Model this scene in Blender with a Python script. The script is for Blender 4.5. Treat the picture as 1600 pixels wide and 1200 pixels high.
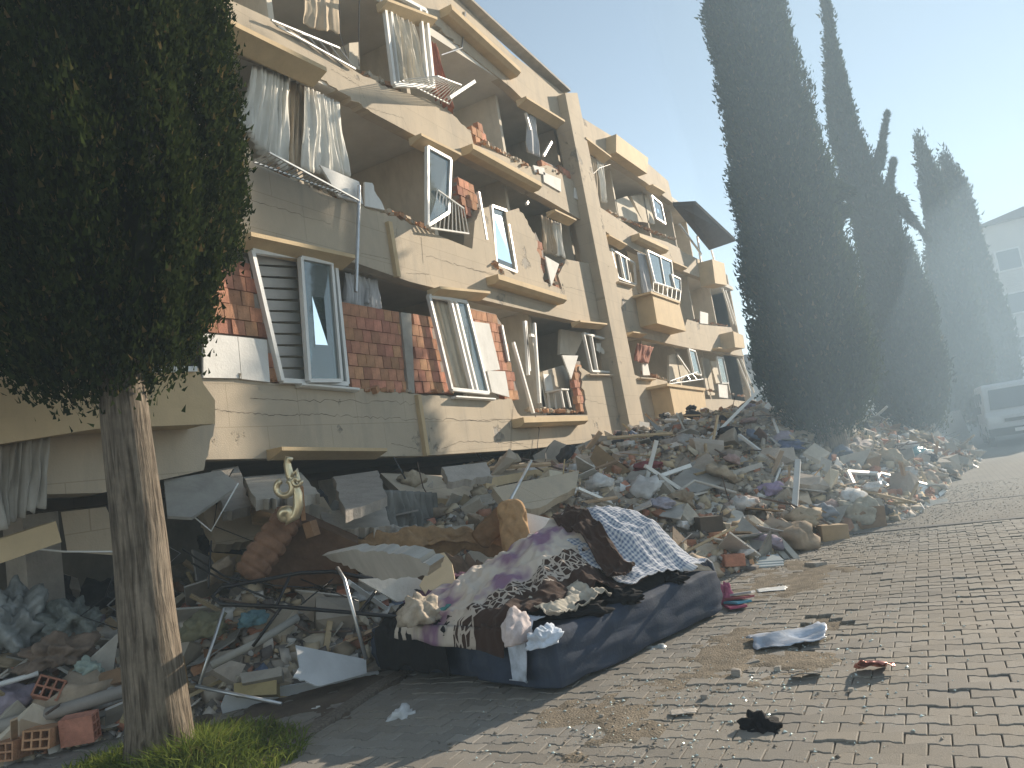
import bpy, bmesh, math, random
import numpy as np
from mathutils import Vector, Matrix, noise
random.seed(7); RNG = np.random.default_rng(7)
S = bpy.context.scene
C = S.collection
for o in list(bpy.data.objects): bpy.data.objects.remove(o)

# ------------------------------------------------------------ camera, sky, sun, exposure
F = 1200.0; P = math.radians(6.6); R = math.radians(9.05); A = math.radians(27.8); H = 1.55
cR, sR = math.cos(R), math.sin(R)
FWD = Vector((math.cos(P)*math.cos(A), math.cos(P)*math.sin(A), math.sin(P)))
LR = Vector((math.sin(A), -math.cos(A), 0)); LU = LR.cross(FWD)
cam_d = bpy.data.cameras.new('camera'); cam = bpy.data.objects.new('camera', cam_d); C.objects.link(cam)
ir = cR*LR - sR*LU; iu = sR*LR + cR*LU
M = Matrix((ir, iu, -FWD)).transposed().to_4x4(); M.translation = (0, 0, H); cam.matrix_world = M
cam_d.sensor_fit = 'HORIZONTAL'; cam_d.sensor_width = 36; cam_d.lens = 36*F/1600; cam_d.clip_start = .05; cam_d.clip_end = 2000
S.camera = cam

SUN_A = math.radians(19.5); SUN_E = math.radians(20.5)          # azimuth measured from +X toward -Y
sdir = Vector((math.cos(SUN_E)*math.cos(SUN_A), -math.cos(SUN_E)*math.sin(SUN_A), math.sin(SUN_E)))
W = bpy.data.worlds.new('World'); S.world = W; W.use_nodes = True
nt = W.node_tree; bg = nt.nodes['Background']
sky = nt.nodes.new('ShaderNodeTexSky'); sky.sky_type = 'NISHITA'; sky.sun_disc = False
sky.sun_elevation = SUN_E; sky.sun_rotation = math.atan2(sdir.x, sdir.y)
sky.air_density = 1.0; sky.dust_density = 0.0; sky.ozone_density = 1.0
hsv = nt.nodes.new('ShaderNodeHueSaturation'); hsv.inputs['Saturation'].default_value = .66; hsv.inputs['Hue'].default_value = .485; nt.links.new(sky.outputs[0], hsv.inputs['Color']); nt.links.new(hsv.outputs[0], bg.inputs[0]); bg.inputs[1].default_value = 0.086
sun_d = bpy.data.lights.new('sun', 'SUN'); sun_d.energy = 5.0; sun_d.angle = math.radians(.53); sun_d.color = (1, .86, .68)
sun = bpy.data.objects.new('sun', sun_d); C.objects.link(sun); sun.rotation_euler = sdir.to_track_quat('Z', 'Y').to_euler()
sun.location = (0, 0, 30)
vs = S.view_settings; vs.view_transform = 'Standard'; vs.look = 'None'; vs.gamma = 1; vs.use_curve_mapping = False; vs.exposure = 1.0
S.cycles.use_denoising = True; S.cycles.max_bounces = 6; S.cycles.diffuse_bounces = 3; S.cycles.volume_bounces = 1
S.cycles.transparent_max_bounces = 12; S.cycles.caustics_reflective = False; S.cycles.caustics_refractive = False

# ------------------------------------------------------------ measuring the place from the photograph
def ray(x, y):
    a, b = x-800, y-600
    u = a*cR - b*sR; v = a*sR + b*cR
    up = F*math.sin(P) - v*math.cos(P); fw = F*math.cos(P) + v*math.sin(P)
    return Vector((fw*math.cos(A)+u*math.sin(A), fw*math.sin(A)-u*math.cos(A), up))
D = 7.1
def fp(x, y, Y=D):
    r = ray(x, y); t = Y/r.y; return Vector((r.x*t, Y, H+r.z*t))
def gz(x, y, z=0):
    r = ray(x, y); t = (z-H)/r.z; return Vector((r.x*t, r.y*t, z))
def at(x, y, depth):
    r = ray(x, y); t = depth/(r.x*math.cos(A)+r.y*math.sin(A)); return Vector((r.x*t, r.y*t, H+r.z*t))
def hit(x, y, fn, t0=3.0):
    r = ray(x, y).normalized(); t = t0; o = Vector((0, 0, H))
    while t < 60:
        p = o+r*t
        if p.z < fn(p.x, p.y): return p
        t += .02
    return o+r*t
Zs = {2: (330, 0, 3.2), 3: (330, 330, 3.2), 4: (680, 100, 3.2), 5: (730, 380, 3.2)}
def z(i, *pts): ox, oy, s = Zs[i]; return [q if q == 'j' else (ox+q[0]/s, oy+q[1]/s) for q in pts]
def sstep(a, b, x):
    t = min(1, max(0, (x-a)/(b-a))); return t*t*(3-2*t)
def lerpt(tab, x):
    if x <= tab[0][0]: return tab[0][1]
    for (a, va), (b, vb) in zip(tab, tab[1:]):
        if x <= b: return va+(vb-va)*(x-a)/(b-a)
    return tab[-1][1]
def fbm(x, y, zz=0, o=3): return noise.fractal(Vector((x, y, zz)), 1.0, 2.0, o)

# ------------------------------------------------------------ materials
MATS = {}
def mat(name, col, rough=.8, var=.25, scale=3.0, bump=.15, bscale=40, metal=0, rnd=.0, spec=.3, coords='Object', tint=None, sheen=0, alpha=None):
    if name in MATS: return MATS[name]
    m = bpy.data.materials.new(name); m.use_nodes = True; n = m.node_tree.nodes; l = m.node_tree.links
    b = n['Principled BSDF']; b.inputs['Roughness'].default_value = rough; b.inputs['Metallic'].default_value = metal
    b.inputs['Specular IOR Level'].default_value = spec
    if sheen: b.inputs['Sheen Weight'].default_value = sheen
    tc = n.new('ShaderNodeTexCoord'); co = tc.outputs[coords]
    if coords == 'World':
        pass
    t1 = n.new('ShaderNodeTexNoise'); t1.inputs['Scale'].default_value = scale; t1.inputs['Detail'].default_value = 8; t1.inputs['Roughness'].default_value = .65
    l.new(co, t1.inputs['Vector'])
    r = n.new('ShaderNodeValToRGB'); r.color_ramp.elements[0].position = .3; r.color_ramp.elements[1].position = .7
    lo = [c*(1-var) for c in col]; hi = [min(1, c*(1+var*.7)) for c in col]
    if tint: lo = tint
    r.color_ramp.elements[0].color = (*lo, 1); r.color_ramp.elements[1].color = (*hi, 1)
    l.new(t1.outputs[0], r.inputs[0]); out = r.outputs[0]
    if rnd:
        oi = n.new('ShaderNodeObjectInfo'); hs = n.new('ShaderNodeHueSaturation'); mr = n.new('ShaderNodeMapRange')
        mr.inputs[3].default_value = 1-rnd; mr.inputs[4].default_value = 1+rnd*.8
        l.new(oi.outputs['Random'], mr.inputs[0]); l.new(mr.outputs[0], hs.inputs['Value'])
        mr2 = n.new('ShaderNodeMapRange'); mr2.inputs[3].default_value = .5-rnd*.05; mr2.inputs[4].default_value = .5+rnd*.05
        mm = n.new('ShaderNodeMath'); mm.operation = 'FRACT'; m3 = n.new('ShaderNodeMath'); m3.operation = 'MULTIPLY'; m3.inputs[1].default_value = 7.31
        l.new(oi.outputs['Random'], m3.inputs[0]); l.new(m3.outputs[0], mm.inputs[0]); l.new(mm.outputs[0], mr2.inputs[0]); l.new(mr2.outputs[0], hs.inputs['Hue'])
        l.new(out, hs.inputs['Color']); out = hs.outputs[0]
    l.new(out, b.inputs['Base Color'])
    if bump:
        t2 = n.new('ShaderNodeTexNoise'); t2.inputs['Scale'].default_value = bscale; t2.inputs['Detail'].default_value = 5; l.new(co, t2.inputs['Vector'])
        bp = n.new('ShaderNodeBump'); bp.inputs['Strength'].default_value = bump; bp.inputs['Distance'].default_value = .02
        l.new(t2.outputs[0], bp.inputs['Height']); l.new(bp.outputs[0], b.inputs['Normal'])
    MATS[name] = m; return m
def nodes(m): return m.node_tree.nodes, m.node_tree.links, m.node_tree.nodes['Principled BSDF']

plaster = mat('plaster', (.50, .425, .325), .9, .10, 1.2, .25, 60)
def stains(m, dark, amt=.5):
    n, l, b = nodes(m); src = b.inputs['Base Color'].links[0].from_socket
    tc = n.new('ShaderNodeTexCoord'); mp = n.new('ShaderNodeMapping'); mp.inputs['Scale'].default_value = (2.2, 2.2, .5)
    t = n.new('ShaderNodeTexNoise'); t.inputs['Scale'].default_value = 1.7; t.inputs['Detail'].default_value = 9; t.inputs['Roughness'].default_value = .7
    l.new(tc.outputs['Object'], mp.inputs[0]); l.new(mp.outputs[0], t.inputs[0])
    r = n.new('ShaderNodeValToRGB'); r.color_ramp.elements[0].position = .5; r.color_ramp.elements[1].position = .75
    l.new(t.outputs[0], r.inputs[0]); mu = n.new('ShaderNodeMath'); mu.operation = 'MULTIPLY'; mu.inputs[1].default_value = amt; l.new(r.outputs[0], mu.inputs[0])
    mx = n.new('ShaderNodeMix'); mx.data_type = 'RGBA'; l.new(mu.outputs[0], mx.inputs['Factor']); l.new(src, mx.inputs['A']); mx.inputs['B'].default_value = (*dark, 1)
    l.new(mx.outputs['Result'], b.inputs['Base Color'])
stains(plaster, (.34, .30, .25), .6)
def block_joints(m):
    n, l, b = nodes(m); src = b.inputs['Base Color'].links[0].from_socket; tc = n.new('ShaderNodeTexCoord'); mp = n.new('ShaderNodeMapping'); mp.inputs['Rotation'].default_value = (math.pi/2, 0, 0); l.new(tc.outputs['Object'], mp.inputs[0])
    bt = n.new('ShaderNodeTexBrick'); bt.inputs['Scale'].default_value = 1; bt.inputs['Brick Width'].default_value = 1.15; bt.inputs['Row Height'].default_value = .52; bt.inputs['Mortar Size'].default_value = .006; bt.inputs['Mortar Smooth'].default_value = .6
    bt.inputs['Color1'].default_value = (1, 1, 1, 1); bt.inputs['Color2'].default_value = (.92, .92, .93, 1); bt.inputs['Mortar'].default_value = (.60, .57, .54, 1); l.new(mp.outputs[0], bt.inputs[0])
    mx = n.new('ShaderNodeMix'); mx.data_type = 'RGBA'; mx.blend_type = 'MULTIPLY'; mx.inputs['Factor'].default_value = .6; l.new(src, mx.inputs['A']); l.new(bt.outputs[0], mx.inputs['B']); l.new(mx.outputs['Result'], b.inputs['Base Color'])
block_joints(plaster)
def peeling(m, under, lo=.62, hi=.66):
    n, l, b = nodes(m); src = b.inputs['Base Color'].links[0].from_socket; tc = n.new('ShaderNodeTexCoord'); t = n.new('ShaderNodeTexNoise'); t.inputs['Scale'].default_value = 1.1; t.inputs['Detail'].default_value = 12; t.inputs['Roughness'].default_value = .68; l.new(tc.outputs['Object'], t.inputs[0])
    r = n.new('ShaderNodeValToRGB'); r.color_ramp.elements[0].position = lo; r.color_ramp.elements[1].position = hi; l.new(t.outputs[0], r.inputs[0]); mx = n.new('ShaderNodeMix'); mx.data_type = 'RGBA'; l.new(r.outputs[0], mx.inputs['Factor']); l.new(src, mx.inputs['A']); mx.inputs['B'].default_value = (*under, 1); l.new(mx.outputs['Result'], b.inputs['Base Color'])
    ob = b.inputs['Normal'].links[0].from_node; bp = n.new('ShaderNodeBump'); bp.invert = True; bp.inputs['Strength'].default_value = .8; bp.inputs['Distance'].default_value = .03; l.new(r.outputs[0], bp.inputs['Height']); l.new(ob.outputs[0], bp.inputs['Normal']); l.new(bp.outputs[0], b.inputs['Normal'])
peeling(plaster, (.36, .33, .29))
ochre = mat('ochre_paint', (.60, .46, .28), .85, .12, 2, .2, 50); stains(ochre, (.42, .32, .2), .4)
concrete = mat('concrete', (.38, .35, .31), .95, .2, 4, .5, 30, rnd=.2)
interior = mat('interior_plaster', (.70, .64, .54), .95, .12, 1.5, .1, 20); stains(interior, (.35, .32, .27), .4)
slabm = mat('slab_plaster', (.68, .64, .57), .95, .12, 1.5, .15, 20)
brickm = mat('brick', (.50, .25, .155), .95, .28, 9, .5, 60, rnd=.28)
mortar = mat('mortar', (.33, .29, .25), .95, .2, 8, .5, 50)
white = mat('white_pvc', (.78, .78, .76), .45, .08, 4, .03, 20, spec=.5)
foam = mat('white_board', (.78, .77, .74), .9, .1, 3, .2, 30); stains(foam, (.5, .47, .42), .35)
metal = mat('grey_metal', (.55, .56, .57), .38, .12, 6, .03, 30, metal=.85)
blackm = mat('black_metal', (.018, .018, .02), .4, .2, 8, .05, 30, spec=.5)
dark = mat('dark_void', (.05, .045, .04), .95, .3, 4, .3, 20)
sheer = mat('sheer_curtain', (.74, .72, .66), .9, .08, 3, .05, 40)
beigec = mat('beige_curtain', (.50, .41, .30), .95, .15, 3, .1, 40)
redc = mat('rust_curtain', (.36, .15, .10), .95, .2, 4, .1, 40)
greyc = mat('grey_curtain', (.50, .51, .53), .95, .12, 4, .1, 40)
wood = mat('wood', (.36, .22, .12), .7, .3, 6, .2, 30, rnd=.35)
def glass_mat():
    m = bpy.data.materials.new('window_glass'); m.use_nodes = True; n = m.node_tree.nodes; l = m.node_tree.links
    n.remove(n['Principled BSDF']); o = n['Material Output']
    g = n.new('ShaderNodeBsdfGlossy'); g.inputs['Roughness'].default_value = .03; g.inputs['Color'].default_value = (.9, .97, 1, 1)
    t = n.new('ShaderNodeBsdfTransparent'); t.inputs['Color'].default_value = (.72, .82, .82, 1)
    d = n.new('ShaderNodeBsdfDiffuse'); d.inputs['Color'].default_value = (.42, .47, .46, 1)
    f = n.new('ShaderNodeFresnel'); f.inputs[0].default_value = 1.9
    m1 = n.new('ShaderNodeMixShader'); m1.inputs[0].default_value = .35; l.new(t.outputs[0], m1.inputs[1]); l.new(d.outputs[0], m1.inputs[2])
    m2 = n.new('ShaderNodeMixShader'); l.new(f.outputs[0], m2.inputs[0]); l.new(m1.outputs[0], m2.inputs[1]); l.new(g.outputs[0], m2.inputs[2])
    l.new(m2.outputs[0], o.inputs[0]); return m
glass = glass_mat()

# ------------------------------------------------------------ builders
def link(name, me, m=None, parent=None):
    o = bpy.data.objects.new(name, me); C.objects.link(o)
    if m and me is not None and len(me.materials) == 0: me.materials.append(m)
    if parent: o.parent = parent
    return o
def tag(o, label=None, cat=None, group=None, kind=None):
    if label: o['label'] = label
    if cat: o['category'] = cat
    if group: o['group'] = group
    if kind or cat: o['kind'] = kind or 'thing'
    return o
def empty(name, loc=(0, 0, 0), rz=0):
    o = bpy.data.objects.new(name, None); C.objects.link(o); o.location = loc; o.rotation_euler = (0, 0, rz); o.empty_display_size = .1; return o
class MB:
    def __init__(s): s.v = []; s.f = []
    def add(s, v, f):
        k = len(s.v); s.v += [tuple(p) for p in v]; s.f += [tuple(i+k for i in q) for q in f]; return s
    def box(s, c, sz, rot=None):
        hx, hy, hz = [q/2 for q in sz]
        vs = [Vector((x, y, zz)) for x in (-hx, hx) for y in (-hy, hy) for zz in (-hz, hz)]
        if rot: vs = [rot @ q for q in vs]
        c = Vector(c); return s.add([q+c for q in vs], [(0, 1, 3, 2), (4, 6, 7, 5), (0, 4, 5, 1), (2, 3, 7, 6), (0, 2, 6, 4), (1, 5, 7, 3)])
    def bar(s, p0, p1, w, h, upv=(0, 0, 1)):
        p0, p1 = Vector(p0), Vector(p1); d = (p1-p0); L = d.length; d.normalize(); u = Vector(upv)
        if abs(d.dot(u)) > .95: u = Vector((0, 1, 0))
        sx = d.cross(u).normalized(); u = sx.cross(d)
        return s.box((p0+p1)/2, (L, w, h), Matrix((d, sx, u)).transposed())
    def tube(s, pts, r, n=6, cap=True):
        pts = [Vector(q) for q in pts]; rs = r if isinstance(r, (list, tuple)) else [r]*len(pts); k = len(s.v); prev = None
        for i, q in enumerate(pts):
            d = (pts[min(i+1, len(pts)-1)]-pts[max(i-1, 0)]).normalized()
            a = prev-d*prev.dot(d) if prev is not None else d.orthogonal()
            if a.length < 1e-6: a = d.orthogonal()
            a.normalize(); prev = a; b = d.cross(a)
            for j in range(n):
                t = 2*math.pi*j/n; s.v.append(tuple(q+(a*math.cos(t)+b*math.sin(t))*rs[i]))
        for i in range(len(pts)-1):
            for j in range(n): s.f.append((k+i*n+j, k+i*n+(j+1) % n, k+(i+1)*n+(j+1) % n, k+(i+1)*n+j))
        if cap: s.f.append(tuple(k+j for j in reversed(range(n)))); s.f.append(tuple(k+(len(pts)-1)*n+j for j in range(n)))
        return s
    def prism(s, pts, off):
        n = len(pts); off = Vector(off); pts = [Vector(q) for q in pts]
        nn = Vector((0, 0, 0))
        for i in range(n): nn += pts[i].cross(pts[(i+1) % n])
        if nn.dot(off) > 0: pts = pts[::-1]
        return s.add(pts+[q+off for q in pts], [tuple(range(n)), tuple(range(2*n-1, n-1, -1))]+[(i, i+n, (i+1) % n+n, (i+1) % n) for i in range(n)])
    def grid(s, fn, nu, nv):
        vs = [fn(i/nu, j/nv) for j in range(nv+1) for i in range(nu+1)]
        return s.add(vs, [(j*(nu+1)+i, j*(nu+1)+i+1, (j+1)*(nu+1)+i+1, (j+1)*(nu+1)+i) for j in range(nv) for i in range(nu)])
    def mesh(s, name='mesh'):
        me = bpy.data.meshes.new(name); me.from_pydata(s.v, [], s.f); me.update(); return me
    def build(s, name, m, parent=None, smooth=False, solid=0, fix=True):
        me = s.mesh(name)
        if fix:
            bm = bmesh.new(); bm.from_mesh(me); bmesh.ops.recalc_face_normals(bm, faces=bm.faces); bm.to_mesh(me); bm.free()
        if smooth: me.shade_smooth()
        o = link(name, me, m, parent)
        if solid: md = o.modifiers.new('solid', 'SOLIDIFY'); md.thickness = solid; md.offset = 0
        return o
def jag(p0, p1, n=6, a=.35, seed=None):
    r = random.Random(seed if seed is not None else int(p0[0]*31+p0[1]*17)); out = []
    L = math.hypot(p1[0]-p0[0], p1[1]-p0[1]); nx, ny = -(p1[1]-p0[1])/L, (p1[0]-p0[0])/L
    for i in range(1, n):
        t = (i+r.uniform(-.3, .3))/n; k = r.uniform(-1, 1)*a*L/n
        out.append((p0[0]+(p1[0]-p0[0])*t+nx*k, p0[1]+(p1[1]-p0[1])*t+ny*k))
    return out
def poly(*items):                      # 'j' between two points breaks that edge into a ragged one
    out = []; pend = None
    its = list(items)
    for i, it in enumerate(its):
        if it == 'j': continue
        if i and its[i-1] == 'j': out += jag(out[-1], it, max(4, int(math.hypot(it[0]-out[-1][0], it[1]-out[-1][1])/6)))
        out.append(it)
    return out
def panel(name, pts, m, parent, Y=D, th=.22):
    return MB().prism([fp(x, y, Y) for x, y in pts], (0, th, 0)).build(name, m, parent)
def set_mesh_np(name, v, f3):
    me = bpy.data.meshes.new(name); me.vertices.add(len(v)); me.vertices.foreach_set('co', np.asarray(v, np.float32).ravel())
    nf = len(f3); me.loops.add(nf*3); me.loops.foreach_set('vertex_index', np.asarray(f3, np.int32).ravel())
    me.polygons.add(nf); me.polygons.foreach_set('loop_start', np.arange(0, nf*3, 3, dtype=np.int32)); me.polygons.foreach_set('loop_total', np.full(nf, 3, np.int32))
    me.update(calc_edges=True); me.validate(); return me
# ------------------------------------------------------------ the ground
def sheet(name, x0, x1, y0, y1, zz, m, kind='structure', n=1):
    o = MB().grid(lambda u, v: (x0+(x1-x0)*u, y0+(y1-y0)*v, zz), n, n).build(name, m, fix=False); o['kind'] = kind; return o
dirt = mat('dirt', (.20, .15, .10), .97, .35, 2.5, .6, 25)
sheet('ground', -300, 900, -400, 400, -.06, mat('far_ground', (.22, .19, .15), .97, .25, .3, .4, 5))
pav_m = bpy.data.materials.new('concrete_paver'); pav_m.use_nodes = True
def paver_material(m):
    n, l, b = nodes(m); b.inputs['Roughness'].default_value = .85; b.inputs['Specular IOR Level'].default_value = .35
    g = n.new('ShaderNodeNewGeometry'); oi = n.new('ShaderNodeObjectInfo'); ad = n.new('ShaderNodeMath'); ad.operation = 'ADD'
    l.new(g.outputs['Random Per Island'], ad.inputs[0]); l.new(oi.outputs['Random'], ad.inputs[1]); fr = n.new('ShaderNodeMath'); fr.operation = 'FRACT'; l.new(ad.outputs[0], fr.inputs[0])
    r = n.new('ShaderNodeValToRGB'); e = r.color_ramp.elements; e[0].color = (.195, .181, .162, 1); e[1].color = (.300, .279, .250, 1); l.new(fr.outputs[0], r.inputs[0])
    t = n.new('ShaderNodeTexNoise'); t.inputs['Scale'].default_value = 1.3; t.inputs['Detail'].default_value = 10; t.inputs['Roughness'].default_value = .7; l.new(g.outputs['Position'], t.inputs[0])
    r2 = n.new('ShaderNodeValToRGB'); r2.color_ramp.elements[0].position = .40; r2.color_ramp.elements[1].position = .62; l.new(t.outputs[0], r2.inputs[0])
    mx = n.new('ShaderNodeMix'); mx.data_type = 'RGBA'; l.new(r2.outputs[0], mx.inputs['Factor']); l.new(r.outputs[0], mx.inputs['A']); mx.inputs['B'].default_value = (.255, .228, .190, 1)
    t3 = n.new('ShaderNodeTexNoise'); t3.inputs['Scale'].default_value = 150; t3.inputs['Detail'].default_value = 3; l.new(g.outputs['Position'], t3.inputs[0])
    mx2 = n.new('ShaderNodeMix'); mx2.data_type = 'RGBA'; mx2.blend_type = 'OVERLAY'; mx2.inputs['Factor'].default_value = .35; l.new(mx.outputs['Result'], mx2.inputs['A']); l.new(t3.outputs[0], mx2.inputs['B'])
    l.new(mx2.outputs['Result'], b.inputs['Base Color'])
    bp = n.new('ShaderNodeBump'); bp.inputs['Strength'].default_value = .5; bp.inputs['Distance'].default_value = .006; l.new(t3.outputs[0], bp.inputs['Height']); l.new(bp.outputs[0], b.inputs['Normal'])
paver_material(pav_m)
# far paving, beyond where single blocks can be told apart
road_m = mat('far_paving', (.24, .222, .195), .9, .15, .8, .2, 30)
def far_rows(m):
    n, l, b = nodes(m); src = b.inputs['Base Color'].links[0].from_socket; g = n.new('ShaderNodeNewGeometry')
    mp = n.new('ShaderNodeMapping'); mp.inputs['Rotation'].default_value = (0, 0, math.pi/2); l.new(g.outputs['Position'], mp.inputs[0])
    bt = n.new('ShaderNodeTexBrick'); bt.inputs['Scale'].default_value = 1; bt.inputs['Brick Width'].default_value = .205; bt.inputs['Row Height'].default_value = .13; bt.inputs['Mortar Size'].default_value = .008
    bt.inputs['Color1'].default_value = (1, 1, 1, 1); bt.inputs['Color2'].default_value = (.8, .8, .8, 1); bt.inputs['Mortar'].default_value = (.5, .47, .44, 1); l.new(mp.outputs[0], bt.inputs[0])
    mx = n.new('ShaderNodeMix'); mx.data_type = 'RGBA'; mx.blend_type = 'MULTIPLY'; mx.inputs['Factor'].default_value = .9; l.new(src, mx.inputs['A']); l.new(bt.outputs[0], mx.inputs['B']); l.new(mx.outputs['Result'], b.inputs['Base Color'])
far_rows(road_m)
XB = 11.62
sheet('road', XB+.16, 120, -14, 9, 0, road_m)
pavement = sheet('pavement', -4, XB+.1, -9, 8, -.022, mat('joint_sand', (.135, .115, .09), .97, .35, 6, .5, 40))
PL, PW = .205, .13
def paver_mesh(simple):
    prof = [(-.5, 1), (-.31, 1), (-.19, -1), (.19, -1), (.31, 1), (.5, 1)]; g = .0027; a = .009
    ring = [(PW/2-g+a*s, t*(PL-2*g)) for t, s in prof]; ring = [(x, y) for x, y in ring]+[(-x, -y) for x, y in ring]
    c = lambda k, zz: [(x*(1-k/.06), y*(1-k/.1), zz) for x, y in ring]
    rings = [c(0, -.03), c(0, -.004), c(.0045, 0)]
    v = sum(rings, []); n = 12; f = [(i+k*n, (i+1) % n+k*n, (i+1) % n+(k+1)*n, i+(k+1)*n) for k in range(2) for i in range(n)]+[tuple(range(2*n, 3*n))]
    return v, f
pv, pf = paver_mesh(False); pme = MB().add(pv, pf).mesh('paver'); pme.materials.append(pav_m)
bm = bmesh.new(); bm.from_mesh(pme); bmesh.ops.recalc_face_normals(bm, faces=bm.faces); bm.to_mesh(pme); bm.free()
pvn = np.array([v.co[:] for v in pme.vertices]); pfn = [tuple(p.vertices) for p in pme.polygons]
def proj(p):
    d = p-Vector((0, 0, H)); w = d.dot(FWD)
    if w < .1: return (-999, -999, w)
    u, v = d.dot(LR)*F/w, -d.dot(LU)*F/w; return (800+u*cR+v*sR, 600-u*sR+v*cR, w)
# front edge of the rubble and its height
YF = [(1, 7.4), (2.6, 7.0), (3.4, 6.5), (4.5, 5.55), (5.4, 4.75), (7, 4.25), (8.3, 3.5), (9.3, 2.2), (10.7, 1.8), (12, 1.25), (13, .45), (17, .05), (23, -.85), (32, -.5), (45, 0)]
HA = [(1, .35), (4, .45), (6, .92), (9, 1.2), (12, 1.3), (14, 1.6), (17, 1.98), (20, 2.2), (24, 2.15), (30, 1.8), (40, 1.0)]
WA = [(1, 1.2), (6, 2.2), (10, 3.4), (14, 4.2), (22, 4.5), (40, 5)]
def heap(x, y):
    yf = lerpt(YF, x); d = y-yf
    if d <= 0: return -.05
    h = lerpt(HA, x)*sstep(-.15, 1, d/lerpt(WA, x))**.9
    if x < 19: h *= 1-.22*sstep(6.0, 7.6, y)*sstep(20, 16, x)
    h += (.22*fbm(x*.9, y*.9, 3)+.10*fbm(x*2.7, y*2.7, 9)+.05*fbm(x*7, y*7, 2))*min(1, d/.8)
    return h*min(1, d/.25)
potc = gz(1235, 985); 
POTS = [(5.9, 1.35, .42, .28), (6.6, 1.05, .30, .16)]
def pothole(x, y): return any(((x-a)/rx)**2+((y-b)/ry)**2 < 1 for a, b, rx, ry in POTS)
blocks = []
nrow = int((XB-2.2)/PW)
for i in range(nrow):
    x = 2.2+PW*(i+.5)
    for j in range(-26, 33):
        y = (j+.5*(i % 2))*PL
        if heap(x, y) > .12 or pothole(x, y): continue
        px_, py_, w = proj(Vector((x, y, 0)))
        if w < .3 or px_ < -250 or px_ > 1850 or py_ > 1500: continue
        blocks.append((w if (-10 < px_ < 1610 and py_ < 1200 and not (5 < x < 7.3 and 2.1 < y < 4.8)) else 50+w, x, y))
blocks.sort()
rp = random.Random(3)
def ptf(x, y): return Matrix.Translation((x, y, rp.gauss(0, .0028)+.010*fbm(x*.8, y*.8, 5))) @ Matrix.Rotation(rp.gauss(0, .012), 4, 'Z') @ Matrix.Rotation(rp.gauss(0, .012), 4, 'X') @ Matrix.Rotation(rp.gauss(0, .018), 4, 'Y')
for w, x, y in blocks[:300]:
    o = link('paver', pme, None, pavement); o.matrix_world = ptf(x, y)
fv = []; ff = []
for w, x, y in blocks[300:]:
    mt = np.array(ptf(x, y)); vv = pvn@mt[:3, :3].T+mt[:3, 3]; k = len(fv); fv += vv.tolist(); ff += [tuple(q+k for q in f) for f in pfn]
o = MB().add(fv, ff).build('paver_field', pav_m, pavement, fix=False); o['kind'] = 'stuff'
# drain strips across the street
for xx in (XB+.02, 14.15):
    m_ = MB(); m_.box((xx+.05, -3.5, -.02), (.14, 11, .05)); o = m_.build('drain_channel', mat('drain_concrete', (.17, .16, .15), .9, .2, 6, .3, 40)); o['kind'] = 'structure'
# kerb
ka, kb = Vector((2.4, 3.9, 0)), Vector((8.2, 4.85, 0)); kd = (kb-ka).normalized(); kn = 9; kerb = empty('kerb', ka); kerb['kind'] = 'structure'
kmat = mat('kerb_aggregate', (.20, .17, .14), .95, .45, 45, .9, 90)
for i in range(kn):
    L = (kb-ka).length/kn; c = kd*(L*(i+.5)); b_ = MB().box((0, 0, 0), (L-.012, .15, .14)); o = b_.build('kerb_stone', kmat, kerb); o.location = c+Vector((0, 0, -.035+rp.uniform(-.008, .008))); o.rotation_euler = (rp.gauss(0, .02), rp.gauss(0, .01), math.atan2(kd.y, kd.x)+rp.gauss(0, .01))
    md = o.modifiers.new('bevel', 'BEVEL'); md.width = .02; md.segments = 2
# loose dirt lying over the blocks
def dirt_patch(name, cx, cy, rx, ry, top, m, seed, rot=0, lab=None):
    def fn(u, v):
        a, b = (u*2-1)*1.25, (v*2-1)*1.25; x = cx+(a*rx)*math.cos(rot)-(b*ry)*math.sin(rot); y = cy+(a*rx)*math.sin(rot)+(b*ry)*math.cos(rot)
        e = 1-(a*a+b*b)+.9*fbm(x*2.6, y*2.6, seed)+.35*fbm(x*8, y*8, seed+4); zz = -.02+(top+.02)*sstep(0, .75, e)+.006*fbm(x*9, y*9, seed+1)
        return (x, y, zz)
    o = MB().grid(fn, 70, 60).build(name, m, smooth=True, fix=False); o['kind'] = 'stuff'; o['label'] = lab; return o
sandy = mat('sandy_dirt', (.235, .195, .145), .97, .4, 6, .9, 70)
dirt_patch('loose_dirt', 5.75, 1.5, .95, .62, .007, sandy, 11, .1, 'patch of loose sandy dirt over the lifted paving blocks')
dirt_patch('loose_dirt', 8.6, 1.7, 1.5, .75, .008, sandy, 23, 0, 'brown dirt strewn over paving beside the rubble heap')
dirt_patch('loose_dirt', 4.6, 2.0, .8, .5, .001, sandy, 31, 0, 'thin film of dirt on paving in front of the blue mattress')
mud = dirt_patch('loose_dirt', 4.9, 4.9, 1.0, .8, .016, mat('mud', (.13, .10, .075), .97, .3, 5, .7, 60), 41, 0, 'dark trampled dirt on the pavement by the tree')
# rubble mound under the loose pieces
rub_m = mat('rubble_fines', (.36, .31, .25), .98, .45, 3.5, 1.0, 22)
def hp(u, v):
    x = 1+(44-1)*u**1.5; y = -1.6+(11+1.6)*v; return (x, y, heap(x, y))
o = MB().grid(hp, 340, 160).build('rubble', rub_m, fix=False); tag(o, 'mound of dusty broken masonry spilling from the building', kind='stuff')
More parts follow.
